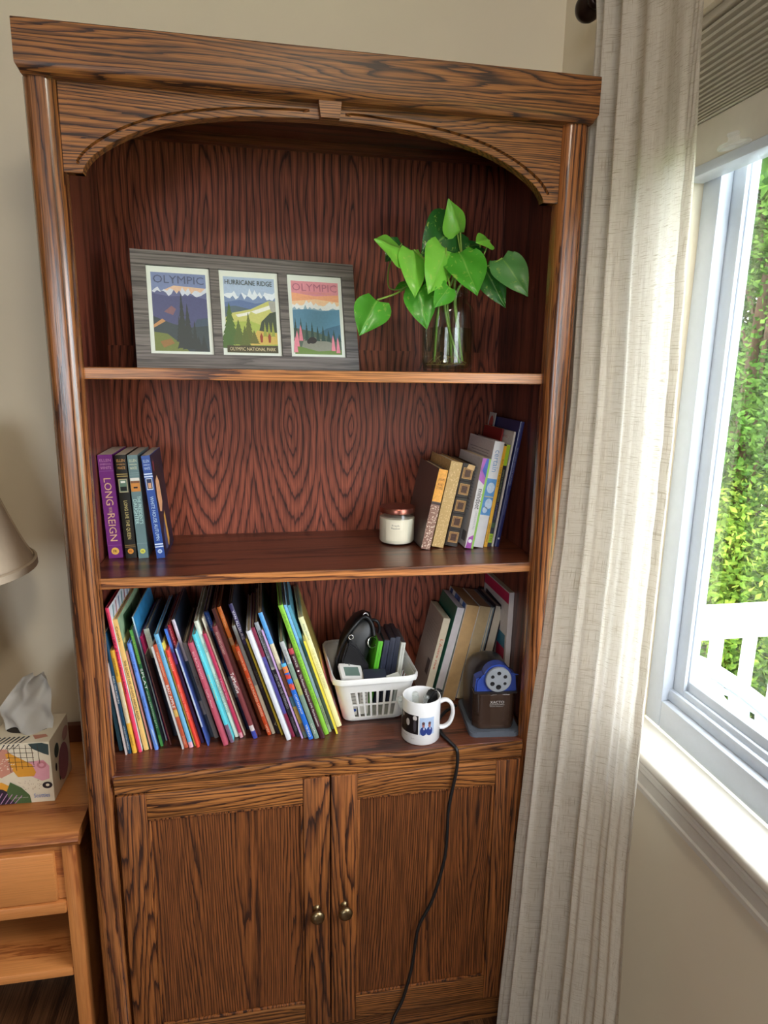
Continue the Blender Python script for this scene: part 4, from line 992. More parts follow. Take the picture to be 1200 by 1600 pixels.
flat('spine_band', [(x0, yf - .0003, .150), (x1 - .0045, yf - .0003, .140), (x1 - .0045, yf - .0003, .196), (x0, yf - .0003, .196)], mat((176, 96, 186), .4, var=.25, scale=40), r)
flat('spine_band', [(x0 + .004, yf - .00045, .170), (x1 - .0045, yf - .00045, .155), (x1 - .0045, yf - .00045, .196), (x0 + .009, yf - .00045, .196)], mat((64, 92, 190), .4, var=.25, scale=40), r)
flat('spine_band', [(x0 + .001, yf - .0003, 0), (x1 - .0045, yf - .0003, 0), (x1 - .0045, yf - .0003, .030), (x0 + .004, yf - .0003, .024)], mat((170, 80, 176), .4), r)
flat('spine_emblem', [((x0 + x1) / 2 - .001 + .0042 * cos(2 * pi * k / 16), yf - .0007, .016 + .0042 * sin(2 * pi * k / 16)) for k in range(16)], mat((236, 236, 240), .5), r)
for k in range(14):
    flat('cover_print_or_shade', [(x0 - .0006, .02 + .003 * (k % 3), .170 - .007 * k), (x0 - .0006, .10, .170 - .007 * k), (x0 - .0006, .10, .1715 - .007 * k), (x0 - .0006, .02 + .003 * (k % 3), .1715 - .007 * k)], mat((170, 166, 172), .5), r)
flat('barcode', [(x0 - .0006, .008, .012), (x0 - .0006, .034, .012), (x0 - .0006, .034, .034), (x0 - .0006, .008, .034)], mat((120, 118, 122), .5), r)
r, x0, x1, yf = R2('white hardback with a blue cloud picture on its spine', 0.8135, 0.143, 0.160, 0.231, 0.0215, 0.168, (222, 222, 226), texts=[('certain', .92, .72, (120, 156, 196), .55)], bands=[(.31, .655, (92, 150, 212))], left=[((206, 200, 202), [(.01, .01), (.99, .01), (.99, .99), (.01, .99)])])
for z0, z1, pts in ((.5, .62, ell(.5, .57, .4, .05)), (.35, .45, ell(.6, .42, .38, .05)), (0, 0, ell(.35, .36, .25, .03))):
    flat('spine_cloud', [(x0 + (x1 - x0) * a, yf - .0005, z * .231) for a, z in pts], mat((190, 212, 236), .5, var=.1, scale=200), r)
flat('spine_line', [(x0 + .001, yf - .0007, .482 * .231), (x1 - .001, yf - .0007, .482 * .231), (x1 - .001, yf - .0007, .490 * .231), (x0 + .001, yf - .0007, .490 * .231)], mat((214, 206, 160), .5), r)
for k in range(9):
    ya, zz = .02 + .004 * (k % 2), (.206 if k < 6 else .200) - .006 * k
    flat('cover_print_or_shade', [(x0 - .0006, ya, zz), (x0 - .0006, .15 - .012 * (k % 3), zz), (x0 - .0006, .15 - .012 * (k % 3), zz + .0016), (x0 - .0006, ya, zz + .0016)], mat((150, 146, 150), .5), r)
flat('cover_print_or_shade', [(x0 - .0006, .03, .11), (x0 - .0006, .13, .11), (x0 - .0006, .13, .145), (x0 - .0006, .03, .145)], mat((176, 160, 172), .5, var=.2, scale=40), r)
R2('thin yellow paperback beside the white cloud book', 0.8240, 0.147, 0.150, 0.222, 0.0070, 0.16, (236, 180, 52), hard=False, texts=[('PLAY, CALM & CREATE', .87, .60, (80, 56, 20), .5), ('OPEN ENDING', .24, .05, (80, 56, 20), .5)])
R2('black paperback with lime green spine ends by the yellow one', 0.8335, 0.148, 0.145, 0.224, 0.0088, 0.16, (32, 36, 54), hard=False, bands=[(.80, 1.0, (166, 200, 52)), (.04, .13, (166, 200, 52)), (.19, .24, (62, 88, 62))], texts=[('INSPIRE A NATION OF MAKERS', .76, .45, (140, 150, 110), .4), ('UNIVERSITY', .43, .27, (110, 110, 170), .4), ('ISTE', .115, .055, (60, 80, 20), .5)])
r, x0, x1, yf = R2('white stapled booklet sticking up behind the lime-ended book', 0.8395, 0.150, 0.150, 0.252, 0.0042, 0.13, (214, 208, 202), hard=False, left=[((220, 214, 208), [(.01, .01), (.99, .01), (.99, .99), (.01, .99)])])
text('NEWS', (x0 - .0006, .062, .236), (0, -1, 0), (0, 0, 1), .03, .005, mat((190, 110, 100), .5), r)
R2('tall navy blue book at the far right of the middle shelf', 0.8500, 0.145, 0.158, 0.274, 0.0090, 0.178, (44, 50, 108), hard=True, texts=[('TEACHING DIGITAL NATIVES', .80, .50, (150, 156, 190), .34), ('PARTNERING', .42, .26, (110, 116, 160), .3)], discs=[(.07, .25, (210, 214, 226))])
# loose red booklet and a card tucked among them
r = thing('red_booklet', 'dark red booklet tucked in behind the white cloud hardback', 'booklet', (0.8318, 0.190, ZS2 + 0.232), (0, 0.155, 0))
obj('cover', box(B(), -0.0034, 0, 0, 0.12, 0, 0.022, .0004), mat((150, 36, 34), .5), r); obj('pages', box(B(), -0.0030, -0.0004, 0.001, 0.1205, 0.001, 0.0224), M_page, r)
r.location.z = ZS2; 
for ch in r.children:
    for v in ch.data.vertices: v.co.z = v.co.z if v.co.z < 0.0015 and False else (v.co.z * 1.0 if v.co.z < 0.011 else v.co.z + 0.232)
r.location.x = 0.8300 ; r.location.y = 0.200
r = thing('picture_card', 'pale card with red strawberry-like shape standing behind red booklet', 'card', (0.8390, 0.285, ZS2), (0, 0.150, 0))
obj('card', box(B(), -0.0012, 0, 0, 0.042, 0, 0.283), mat((206, 200, 196), .6), r)
flat('printed_shape', [(-0.0016, .021 + .013 * cos(2 * pi * k / 18) * (1 - .25 * sin(2 * pi * k / 18)), .262 + .014 * sin(2 * pi * k / 18)) for k in range(18)], mat((196, 84, 74), .6), r)

# ---- thin picture books leaning on the lower shelf
def shelf3(label, bx, by, lean, h, t, d, col, **kw): return book('picture_book', label, (bx, by, ZS3), lean, h, t, d, col, group='picture books on the lower shelf', **kw)
W_, K_ = (236, 236, 232), (34, 30, 30)
KIDS = [
 ('k1', .0506, .097, .0962, .159, .0071, (74, 132, 166), 'short steel-blue book, first in the leaning row by the left post', [], []),
 ('k2', .0658, .079, .1124, .199, .0030, (226, 208, 204), 'very thin pale pink book between steel-blue and dark teal ones', [], []),
 ('k3', .0701, .083, .1169, .260, .0062, (16, 66, 96), 'dark teal book with white lettering near the left post', [('CHRIS VAN ALLSBURG', .66, .43, W_, .5), ('HOUGHTON MIFFLIN', .24, .04, W_, .4)], []),
 ('k4', .0788, .083, .1258, .224, .0080, (236, 182, 66), 'golden yellow book with pale middle band, left of hot pink book', [('JASON FULFORD', .93, .76, K_, .4), ('ELEPHANT', .19, .08, (120, 90, 40), .4)], [(.30, .70, (222, 206, 170))]),
 ('k5', .0897, .085, .1366, .311, .0066, (236, 70, 106), 'tall hot pink book near the left end', [('SCHOLASTIC', .97, .86, (120, 20, 50), .35), ('I SPY A Book of Picture Riddles', .81, .42, (80, 14, 40), .55)], []),
 ('k6', .0995, .091, .1461, .285, .0089, (238, 194, 116), 'tan-yellow book with black capitals, right of hot pink book', [('Cronin', .95, .84, (110, 70, 30), .5), ('THE SECRET LIFE OF DOG WRITES AGAIN', .70, .24, K_, .5)], []),
 ('k7', .1119, .092, .1576, .218, .0033, (222, 152, 140), 'very thin salmon pink book left of the periwinkle one', [], []),
 ('k8', .1204, .088, .1653, .236, .0071, (104, 146, 230), 'periwinkle blue book with torn lower spine', [('LITTLE BLUE', .92, .74, (60, 80, 160), .4), ('TRUCK', .52, .40, (50, 70, 140), .4)], []),
 ('k9', .1300, .100, .1737, .259, .0055, (40, 100, 58), 'green book with large white letters', [('ROB SCOTTON', .95, .72, (170, 196, 90), .5), ('SPLAT', .68, .50, W_, .8), ('and the CHRISTMAS KITTY', .49, .16, (196, 214, 190), .5)], [(.72, 1.0, (86, 156, 72)), (0, .1, (70, 140, 70))]),
 ('k49', .1377, .120, .1803, .279, .0024, (196, 222, 236), 'very thin pale blue book with bright blue cover behind the green one', [], []),
 ('k11', .1413, .126, .1833, .234, .0055, (232, 44, 126), 'magenta book with pale lettering, right of green book', [('THE DAY YOU WERE BORN THE BRAVEST', .66, .14, (250, 190, 210), .6)], [(.70, 1.0, (206, 36, 104))]),
 ('k10', .1485, .103, .1893, .204, .0022, (92, 50, 44), 'very thin brown book right of the magenta one', [], []),
 ('k12', .1517, .136, .1918, .246, .0107, (66, 74, 92), 'slate book with pale green-white spine top', [], [(.74, 1.0, (208, 216, 196))]),
 ('k13', .1745, .082, .2094, .230, .0031, (206, 204, 202), 'very thin pale grey book left of the rust one', [], []),
 ('k14', .1789, .086, .2126, .233, .0071, (186, 82, 52), 'rust orange book with bold white title', [('EDWARD HEMINGWAY', .93, .70, (240, 200, 170), .4), ('BAD APPLE', .62, .40, W_, .7), ('PUTNAM', .12, .04, (240, 200, 170), .35)], [(.31, .38, (206, 170, 90))]),
 ('k15', .1881, .086, .2191, .255, .0080, (116, 184, 224), 'light blue book with pink foot, right of the rust one', [('ELEPHANTS', .95, .78, (90, 140, 180), .4)], [(0, .05, (236, 176, 192))]),
 ('k16', .1983, .090, .2262, .235, .0030, (236, 214, 96), 'very thin yellow book left of the red-orange one', [], []),
 ('k17', .2024, .084, .2288, .221, .0064, (230, 72, 54), 'red-orange book with pale script title', [('Isabel', .93, .80, (250, 190, 170), .5), ('Once Upon a Time Once', .66, .30, (250, 196, 176), .6)], []),
 ('k18', .2106, .099, .2341, .261, .0055, (48, 42, 96), 'indigo book with bright blue and violet spine top', [], [(.80, 1.0, (70, 120, 214)), (.70, .80, (110, 70, 180))]),
 ('k19', .2179, .110, .2387, .265, .0047, (150, 34, 44), 'dark red book left of the lilac-topped one', [('MARTIN', .97, .80, (226, 150, 150), .5)], []),
 ('k20', .2241, .087, .2424, .223, .0032, (70, 96, 176), 'very thin blue book with white edges', [], [(.2, 1.0, (190, 202, 226))]),
 ('k21', .2283, .119, .2450, .273, .0063, (64, 80, 104), 'slate blue mottled book with lilac-white spine top', [], [(.66, 1.0, (206, 198, 212)), (.2, .32, (150, 150, 160))]),
 ('k22', .2363, .114, .2495, .223, .0083, (132, 126, 120), 'taupe grey book left of the mauve one', [('ADEL', .66, .56, (100, 70, 66), .45)], []),
 ('k23', .2561, .082, .2601, .236, .0095, (186, 84, 104), 'mauve pink book standing forward in the middle of the row', [('BIG BLACK BOOTS', .92, .66, (236, 190, 196), .4), ('Could Be a Moment', .56, .38, (240, 196, 200), .4)], []),
 ('k24', .2694, .091, .2666, .251, .0074, (84, 206, 222), 'turquoise book with purple-grey foot', [('Jackie French', .95, .76, (190, 240, 240), .4), ('Diary of a Wombat', .64, .40, (236, 220, 130), .5)], [(0, .17, (116, 92, 116))]),
 ('k25', .2785, .111, .2707, .272, .0080, (216, 222, 206), 'mint white book with ragged grey letters', [('TERESA', .82, .74, (120, 150, 140), .5), ('THE LITTLE WHITE COW', .56, .22, (150, 160, 156), .6)], []),
 ('k26', .2883, .107, .2749, .245, .0068, (186, 44, 82), 'crimson pink book left of the thin cream one', [('I Know You', .58, .38, (236, 196, 206), .4)], [(0, .05, (214, 150, 160))]),
 ('k27', .2967, .115, .2782, .277, .0032, (222, 212, 190), 'very thin cream book right of the crimson one', [], []),
 ('k28', .3008, .138, .2798, .283, .0095, (22, 36, 78), 'dark navy book with pale grey patch, set back in the row', [('I Broke My Trunk', .96, .80, (150, 180, 220), .4)], [(.28, .46, (120, 130, 140)), (.84, .99, (30, 70, 150))]),
 ('k30', .3160, .099, .2852, .264, .0087, (124, 58, 62), 'rosewood brown book with blue and white foot', [('EDWARD GOREY', .95, .76, (206, 170, 160), .45), ('TalMudGe', .60, .42, W_, .8)], [(0, .07, (60, 70, 160)), (.07, .12, (206, 196, 196))]),
 ('k29', .3264, .110, .2886, .299, .0059, (70, 32, 28), 'dark brown book behind the rosewood one', [], []),
 ('k31', .3346, .130, .2910, .295, .0083, (142, 68, 36), 'brown book with orange spine top', [('LIZ CLIMO', .94, .84, (240, 190, 130), .4)], [(.58, 1.0, (222, 118, 48)), (.70, .76, (216, 190, 150))]),
 ('k32', .3458, .108, .2940, .213, .0078, (206, 76, 34), 'orange-red book with cream capitals', [('ELEANOR ESTES', .95, .74, (246, 196, 150), .45), ('THE HUNDRED DRESSES', .66, .22, (246, 206, 170), .55), ('HMH', .12, .04, (246, 206, 170), .5)], []),
 ('k33', .3548, .112, .2961, .259, .0071, (212, 202, 180), 'cream book with grey upper spine', [], [(.46, 1.0, (140, 140, 138))]),
 ('k34', .3650, .110, .2982, .309, .0079, (34, 30, 40), 'tall black and navy book with white lettering', [('VAN ALLSBURG', .95, .74, (226, 226, 236), .6), ('ZATHURA', .50, .36, (96, 92, 86), .6), ('Y', .1, .06, (200, 190, 160), .5)], [(.70, 1.0, (58, 52, 92))]),
 ('k35', .3741, .104, .2999, .232, .0036, (226, 200, 62), 'very thin mustard yellow book left of the white one', [], []),
 ('k36', .3845, .082, .3015, .258, .0095, (222, 226, 234), 'plain white book standing forward in the row', [], []),
 ('k37', .3953, .093, .3028, .261, .0071, (124, 24, 58), 'wine red book with blue middle', [], [(.22, .74, (70, 66, 140))]),
 ('k38', .4056, .091, .3038, .273, .0083, (46, 42, 52), 'charcoal book with grey upper spine and white capitals', [('LOREN LONG', .93, .72, (44, 44, 50), .6), ('OTIS AND THE TORNADO', .56, .26, (190, 190, 196), .55), ('PHILOMEL', .18, .05, (150, 150, 156), .4)], [(.62, 1.0, (150, 156, 164)), (.60, .70, (196, 196, 186))]),
 ('k39', .4152, .084, .3044, .258, .0036, (198, 164, 216), 'very thin lilac book left of the sky-blue one', [], []),
 ('k40', .4208, .086, .3047, .296, .0085, (136, 118, 92), 'tall multicoloured book with sky-blue spine top', [], [(.76, 1.0, (84, 156, 220)), (.56, .76, (216, 206, 176)), (.34, .56, (142, 88, 64)), (.12, .26, (196, 166, 90)), (.26, .34, (86, 130, 150)), (0, .05, (110, 130, 120))]),
 ('k41', .4301, .077, .3047, .183, .0095, (36, 108, 208), 'short bright blue book with red patched top', [('CAPTAIN JACK', .60, .34, W_, .5), ('VIKING', .2, .04, W_, .45)], [(.88, .96, (230, 130, 60)), (.80, .86, (216, 66, 52)), (.66, .74, (222, 84, 60)), (.96, 1.0, (90, 180, 220))]),
 ('k42', .4421, .078, .3047, .232, .0095, (124, 150, 134), 'grey-green book right of the short blue one', [('Pinkney', .92, .80, (90, 96, 96), .4), ('LION', .16, .06, W_, .4)], [(.78, 1.0, (176, 180, 180)), (.46, .62, (160, 164, 96))]),
 ('k43', .4545, .077, .3047, .216, .0092, (66, 28, 40), 'dark maroon book with white lettering left of the lime one', [('JOYCE', .92, .80, W_, .5), ('The Fantastic Flying Books of Mr. Morris Lessmore', .72, .14, W_, .6)], [(.94, 1.0, (190, 70, 80))]),
 ('k44', .4646, .091, .3047, .308, .0092, (138, 200, 66), 'tall lime green book near the right end', [('JACK AND THE FLUMFLUM TREE', .94, .24, (104, 160, 48), .5)], []),
 ('k45', .4747, .100, .3047, .305, .0055, (160, 190, 208), 'tall pale blue book right of the lime one', [('TERABITHIA', .22, .06, (60, 70, 70), .5)], [(.68, 1.0, (122, 184, 232)), (0, .28, (170, 190, 150))]),
 ('k46', .4810, .110, .3047, .300, .0059, (86, 150, 170), 'teal blue book behind the tall pale blue one', [], [(.0, .6, (140, 170, 160))]),
 ('k47', .4890, .090, .3047, .225, .0036, (240, 222, 70), 'very thin bright yellow book left of the pale yellow one', [], []),
 ('k48', .4936, .118, .3047, .268, .0107, (232, 230, 178), 'pale yellow book with painted cover, last of the leaning row', [('Emily Winfield', .94, .80, (110, 130, 140), .35), ('THE WONDERFUL THINGS', .72, .36, (190, 190, 140), .5)], []),
]
rk = random.Random(2)
for key, bx, by, ln, h, t, col, lab, tx, bands in KIDS:
    d = min(0.215 + rk.uniform(-0.02, 0.012), DEP - by - 0.012)
    right = None
    if key == 'k48':
        right = [((150, 132, 66), [(.0, .50), (1, .40), (1, 1), (0, 1)]), ((222, 160, 90), [(0, .0), (1, .0), (1, .40), (0, .50)]), ((226, 110, 130), [(.0, .36), (.5, .38), (.5, .44), (0, .46)]), ((236, 190, 80), [(.0, .46), (.6, .46), (.6, .52), (0, .54)]), ((206, 110, 90), [(0, .0), (.6, 0), (.5, .12), (0, .10)]), ((206, 150, 170), [(0, .16), (.7, .14), (.6, .2), (0, .22)])]
    if key == 'k5':
        right = [((226, 226, 230), [(.0, .0), (1, .0), (1, 1), (0, 1)])] + [(((90, 150, 150), (190, 110, 120), (120, 150, 190))[q % 3], [(.05 + .12 * q, .88), (.09 + .12 * q, .90), (.15 + .12 * q, .985), (.12 + .12 * q, .985)]) for q in range(7)]
    if key == 'k6': right = [((150, 176, 140), [(.0, .0), (1, .0), (1, 1), (0, 1)]), ((60, 90, 60), [(.1, .8), (.5, .82), (.6, .95), (.2, .97)]), ((206, 196, 120), [(.02, .7), (.3, .72), (.25, .85), (.02, .84)])]
    if key == 'k49': right = [((60, 150, 206), [(.0, .0), (1, .0), (1, 1), (0, 1)])]
    if key in ('k8', 'k9', 'k15', 'k21', 'k34', 'k40', 'k44'): right = [(((34, 36, 44), (40, 44, 40), (30, 40, 60))[len(lab) % 3], [(.02, .0), (1, .0), (1, 1), (.02, 1)])]  # near-black covers: shadow of the shelf above, put into the colour
    r, x0, x1, yf = shelf3(lab, bx, by, -ln, h, t, d, col, texts=[], bands=bands, hard=t > 0.0045, right=None)
    for s, z1, z0, c_, frac in tx:
        hh = t * frac
        text(s, ((x0 + x1) / 2 - hh / 2, yf - 0.0005, z1 * h), (0, 0, -1), (1, 0, 0), (z1 - z0) * h, hh, mat(c_, 0.5), r, 'spine_lettering')
    if right:
        for k, (c_, pts) in enumerate(right):
            flat('cover_print_or_shade', [(x1 + 0.0003 + 0.0002 * k, d * a, h * z) for a, z in pts], mat(c_, .45, var=.15, scale=60), r)
    if key == 'k8':
        flat('torn_patch', [(x0 + .003, yf - .0006, .052), (x1 - .0006, yf - .0006, .045), (x1, yf - .0006, .010), (x0 + .0055, yf - .0006, .014)], mat((176, 204, 240), .6), r)
    if key == 'k41':
        for k in range(5): flat('printed_patch', [(x0 + t * (.15 + .5 * (k % 2)), yf - .0008, h * (.66 + .06 * k)), (x0 + t * (.4 + .5 * (k % 2)), yf - .0008, h * (.67 + .06 * k)), (x0 + t * (.35 + .5 * (k % 2)), yf - .0008, h * (.70 + .06 * k))], mat((44, 120, 200), .5), r)
    if key == 'k43':
        flat('spine_emblem', [((x0 + x1) / 2 + .0022 * cos(2 * pi * k / 14), yf - .0006, h * .76 + .0022 * sin(2 * pi * k / 14)) for k in range(14)], mat(W_, .5), r)

# ---- books at the right of the lower shelf, most with page edges facing out
GL = 'books at the right of the lower shelf'
def R3(label, bx, by, lean, h, t, d, col, **kw): return book('book', label, (bx, by, ZS3), lean, h, t, d, col, pivot='R', group=GL, **kw)
r, x0, x1, yf = R3('cream paperback with red spine lettering behind the basket', 0.7215, 0.205, 0.220, 0.204, 0.0165, 0.118, (214, 202, 178), hard=False, left=[((172, 158, 148), [(.01, .01), (.99, .01), (.99, .99), (.01, .99)])])
text("L'Autre rive", ((x0 + x1) / 2 - .003, yf - .0005, .152), (0, 0, -1), (1, 0, 0), .075, .007, mat((206, 96, 72), .5), r, 'spine_lettering')
for k in range(7):
    zz = .175 - .008 * k; flat('cover_print_or_shade', [(x0 - .0006, .02, zz), (x0 - .0006, .08 + .01 * (k % 3), zz), (x0 - .0006, .08 + .01 * (k % 3), zz + .0012), (x0 - .0006, .02, zz + .0012)], mat((150, 138, 130), .5), r)
flat('barcode', [(x0 - .0007, .012, .055), (x0 - .0007, .034, .055), (x0 - .0007, .034, .092), (x0 - .0007, .012, .092)], mat((84, 74, 72), .5), r)
R3('teal-covered book with lilac-white page edges behind the mug', 0.7445, 0.196, 0.225, 0.232, 0.0185, 0.128, (34, 104, 88), spine_out=False, hard=False, page=mat((206, 200, 204), .8, var=.05))
r, x0, x1, yf = R3('thickest of the page-edge-out books, with blue patterned cover edge', 0.7800, 0.192, 0.215, 0.236, 0.0320, 0.135, (206, 200, 196), spine_out=False, hard=False, page=mat((196, 160, 112), .8, var=.08))
flat('dark_label', [(x1 - .0008, -.0006, .05), (x1 + .0002, -.0006, .05), (x1 + .0002, -.0006, .145), (x1 - .0008, -.0006, .145)], mat((40, 36, 36), .5), r)
for k in range(6):
    c_ = ((70, 110, 180), (226, 226, 230), (48, 66, 130))[k % 3]
    flat('cover_print_or_shade', [(x0 - .0005, .006 + .02 * k, .205), (x0 - .0005, .026 + .02 * k, .205), (x0 - .0005, .026 + .02 * k, .2355), (x0 - .0005, .006 + .02 * k, .2355)], mat(c_, .5), r)
R3('grey-white covered book with tan page edges, right of the thickest one', 0.8110, 0.192, 0.205, 0.232, 0.0280, 0.130, (206, 202, 198), spine_out=False, hard=False, page=mat((190, 168, 132), .8, var=.08))
R3('thin pale blue-grey book leaning among the page-edge-out books', 0.8210, 0.193, 0.200, 0.231, 0.0085, 0.128, (130, 146, 156), spine_out=False, hard=True, page=M_page2)
R3('dark-covered book with grey-white page edges behind sharpener', 0.8475, 0.193, 0.190, 0.232, 0.0230, 0.128, (40, 38, 48), spine_out=False, hard=True, page=mat((196, 186, 172), .8, var=.06))
r, x0, x1, yf = R3('upright white and pink magazine against the right side', 0.8925, 0.150, 0.012, 0.276, 0.0120, 0.165, (212, 204, 206), hard=False, left=[((214, 206, 208), [(.0, .0), (.99, .0), (.99, .99), (0, .99)])])
for k, (c_, pts) in enumerate((((206, 44, 92), [(.0, .90), (.99, .90), (.99, .99), (0, .99)]), ((54, 120, 150), [(.05, .5), (.5, .5), (.5, .62), (.05, .62)]), ((176, 40, 80), [(.05, .38), (.35, .38), (.35, .5), (.05, .5)]), ((40, 84, 74), [(.05, .05), (.9, .05), (.9, .38), (.05, .38)]), ((36, 34, 44), [(.25, .8), (.9, .82), (.9, .86), (.25, .84)]))):
    flat('cover_print_or_shade', [(x0 - .0005 - .0001 * k, .165 * a, .276 * z) for a, z in pts], mat(c_, .45), r)

# ------------------------------------------------------------------ plastic basket and what is in it
bk = thing('plastic_basket', 'white slotted plastic basket filled with gadgets', 'basket', (0.576, 0.218, ZS3))
M_plastic = mat((228, 228, 226), 0.4, var=0.015)
HB = 0.112
def bk_pos(s, hgt, off=0.0):
    """s in [0,4): front, right, back, left; rounded tapered rectangle"""
    k = hgt / HB
    hx, hy = 0.0665 + 0.0255 * k + off, 0.084 + 0.024 * k + off
    rc = 0.020
    side = int(s) % 4; f_ = s - int(s)
    hx2, hy2 = hx - rc, hy - rc
    Ls = [2 * hx2, 2 * hy2, 2 * hx2, 2 * hy2][side]; arc = rc * pi / 2; tot = Ls + arc
    d = f_ * tot
    if d <= Ls:
        a = d
        return {0: (-hx2 + a, -hy), 1: (hx, -hy2 + a), 2: (hx2 - a, hy), 3: (-hx, hy2 - a)}[side]
    ang = (d - Ls) / rc
    cxy = {0: (hx2, -hy2, -pi / 2), 1: (hx2, hy2, 0), 2: (-hx2, hy2, pi / 2), 3: (-hx2, -hy2, pi)}[side]
    return (cxy[0] + rc * cos(cxy[2] + ang), cxy[1] + rc * sin(cxy[2] + ang))
def basket_shell():
    S = []; slot = []
    for side in range(4):
        Lf = 0.76 if side % 2 == 0 else 0.81
        n = 7 if side % 2 == 0 else 8
        a = 0.07 * Lf; rib = 0.032; step = (Lf * 0.90) / n
        S.append(side + 0.0); slot.append(False)
        for k in range(n):
            S.append(side + a + k * step); slot.append(not (side == 0 and k == 0 and False))
            S.append(side + a + (k + 1) * step - rib); slot.append(False)
        for q in (Lf, Lf + (1 - Lf) * .25, Lf + (1 - Lf) * .5, Lf + (1 - Lf) * .75): S.append(side + q); slot.append(False)
    H = [0.0, 0.004, 0.012, 0.036, 0.042, 0.046, 0.078, 0.085, 0.098, 0.104]
    bm = B(); V = []
    for hh in H:
        V.append([bm.verts.new((*bk_pos(s, hh, -0.004 if hh == 0 else 0.0), hh)) for s in S])
    n = len(S)
    for i in range(len(H) - 1):
        for j in range(n):
            if slot[j] and i in (2, 3, 5): continue
            bm.faces.new((V[i][j], V[i][(j + 1) % n], V[i + 1][(j + 1) % n], V[i + 1][j]))
    bm.faces.new(list(reversed(V[0])))
    bmesh.ops.recalc_face_normals(bm, faces=bm.faces)
    bmesh.ops.solidify(bm, geom=bm.faces[:], thickness=0.0018)
    return bm
obj('basket_body', basket_shell(), M_plastic, bk, 40)
b = B(); rows = []
for s in [q / 10 for q in range(40)]:
    x, y = bk_pos(s, HB - .006, 0.0); xo, yo = bk_pos(s, HB - .006, 0.0045)
    rows.append([(x, y, HB - .010), (xo, yo, HB - .011), (xo, yo, HB - .001), ((x + xo) / 2, (y + yo) / 2, HB + .001), (x * .985, y * .985, HB - .002)])
grid(b, rows, closed_u=True, closed_v=True); obj('rim', b, M_plastic, bk, 60)
bk.rotation_euler = (0, 0, radians(1))

BKX, BKY = 0.576, 0.218
M_navy = mat((44, 48, 66), 0.45); 
def case_box(name, label, x, y, lean, h, t, d, col, top=None, z=ZS3 + 0.006, yaw=0.0, tilt=0.0):
    r = thing(name, label, 'case', (x, y, z), (tilt, lean, yaw), 'cases standing in the basket')
    obj('shell', box(B(), 0, t, 0, d, 0, h, .0012), mat(col, .4), r, 40)
    obj('top_flap', box(B(), .0008, t - .0008, .002, d - .002, h - .0005, h + .0006), mat(top or col, .5), r)
    obj('seam', box(B(), t / 2 - .0003, t / 2 + .0003, -.0003, .001, .004, h - .004), mat(tuple(int(v * .6) for v in col), .5), r)
    return r
case_box('game_case', 'case with bright green edge standing in the basket', 0.5700, 0.190, 0.16, 0.158, 0.0115, 0.085, (92, 186, 44), (60, 44, 42))
case_box('game_case', 'navy case next to the green-edged one in the basket', 0.5860, 0.192, 0.15, 0.158, 0.0125, 0.085, (44, 48, 68), (58, 42, 40))
case_box('game_case', 'navy case in the middle of the three in the basket', 0.6010, 0.194, 0.14, 0.162, 0.0125, 0.085, (40, 44, 62), (40, 36, 40))
case_box('game_case', 'navy case closest to the pale case in the basket', 0.6155, 0.196, 0.13, 0.162, 0.0115, 0.085, (38, 42, 60), (36, 36, 42))
case_box('game_case', 'pale grey case at the right end of the basket', 0.6300, 0.190, 0.12, 0.150, 0.0110, 0.085, (206, 208, 200), (70, 68, 70))
r = thing('handheld_console', 'white handheld device with grey-green screen lying in the basket', 'gadget', (0.5060, 0.150, 0.829), (radians(22), radians(8), radians(8)))
obj('shell', box(B(), 0, 0.052, 0, 0.046, 0, 0.012, .003), M_white, r, 40)
flat('screen', [(.009, .008, .0123), (.043, .008, .0123), (.043, .034, .0123), (.009, .034, .0123)], mat((110, 132, 124), .2), r)
obj('button', box(B(), .022, .026, .0385, .0425, .0118, .0133, .0004), mat((150, 150, 150), .4), r)
r = thing('charger_box', 'dark navy flat box lying in front in the basket', 'box', (0.5560, 0.146, 0.8185), (radians(16), 0, radians(-4)))
obj('shell', box(B(), 0, 0.050, 0, 0.034, 0, 0.019, .002), mat((52, 56, 72), .4), r, 40); obj('lid_line', box(B(), -.0003, .0503, -.0003, .0343, .012, .0126), mat((30, 32, 44), .5), r)
r = thing('folded_paper', 'scrap of folded white paper at the basket rim', 'paper', (0.608, 0.142, 0.822), (radians(24), radians(-10), radians(12)))
obj('sheet', box(B(), 0, 0.034, 0, 0.020, 0, 0.0012), mat((220, 222, 214), .7), r); obj('fold', box(B(), 0.004, 0.034, 0, 0.016, 0.0012, 0.0022), mat((210, 212, 204), .7), r)
for x, yy, hh, lab in ((0.5225, 0.150, 0.070, 'small white carton with blue mark seen through basket slots'), (0.5475, 0.151, 0.064, 'plain white carton beside the marked one in the basket')):
    r = thing('white_carton', lab, 'box', (x, yy, ZS3 + 0.0065), (0, 0, radians(2)))
    obj('carton', box(B(), 0, 0.0195, 0, 0.03, 0, hh, .001), mat((226, 222, 212), .6), r)
    if 'blue' in lab: flat('printed_mark', [(.010 + .008 * cos(2 * pi * k / 16), -.0004, .012 + .004 * sin(2 * pi * k / 16)) for k in range(16)], mat((52, 90, 178), .5), r)
    for k in range(4): flat('printed_line', [(.003, -.0004, .028 + .008 * k), (.016, -.0004, .028 + .008 * k), (.016, -.0004, .0295 + .008 * k), (.003, -.0004, .0295 + .008 * k)], mat((150, 146, 138), .5), r)
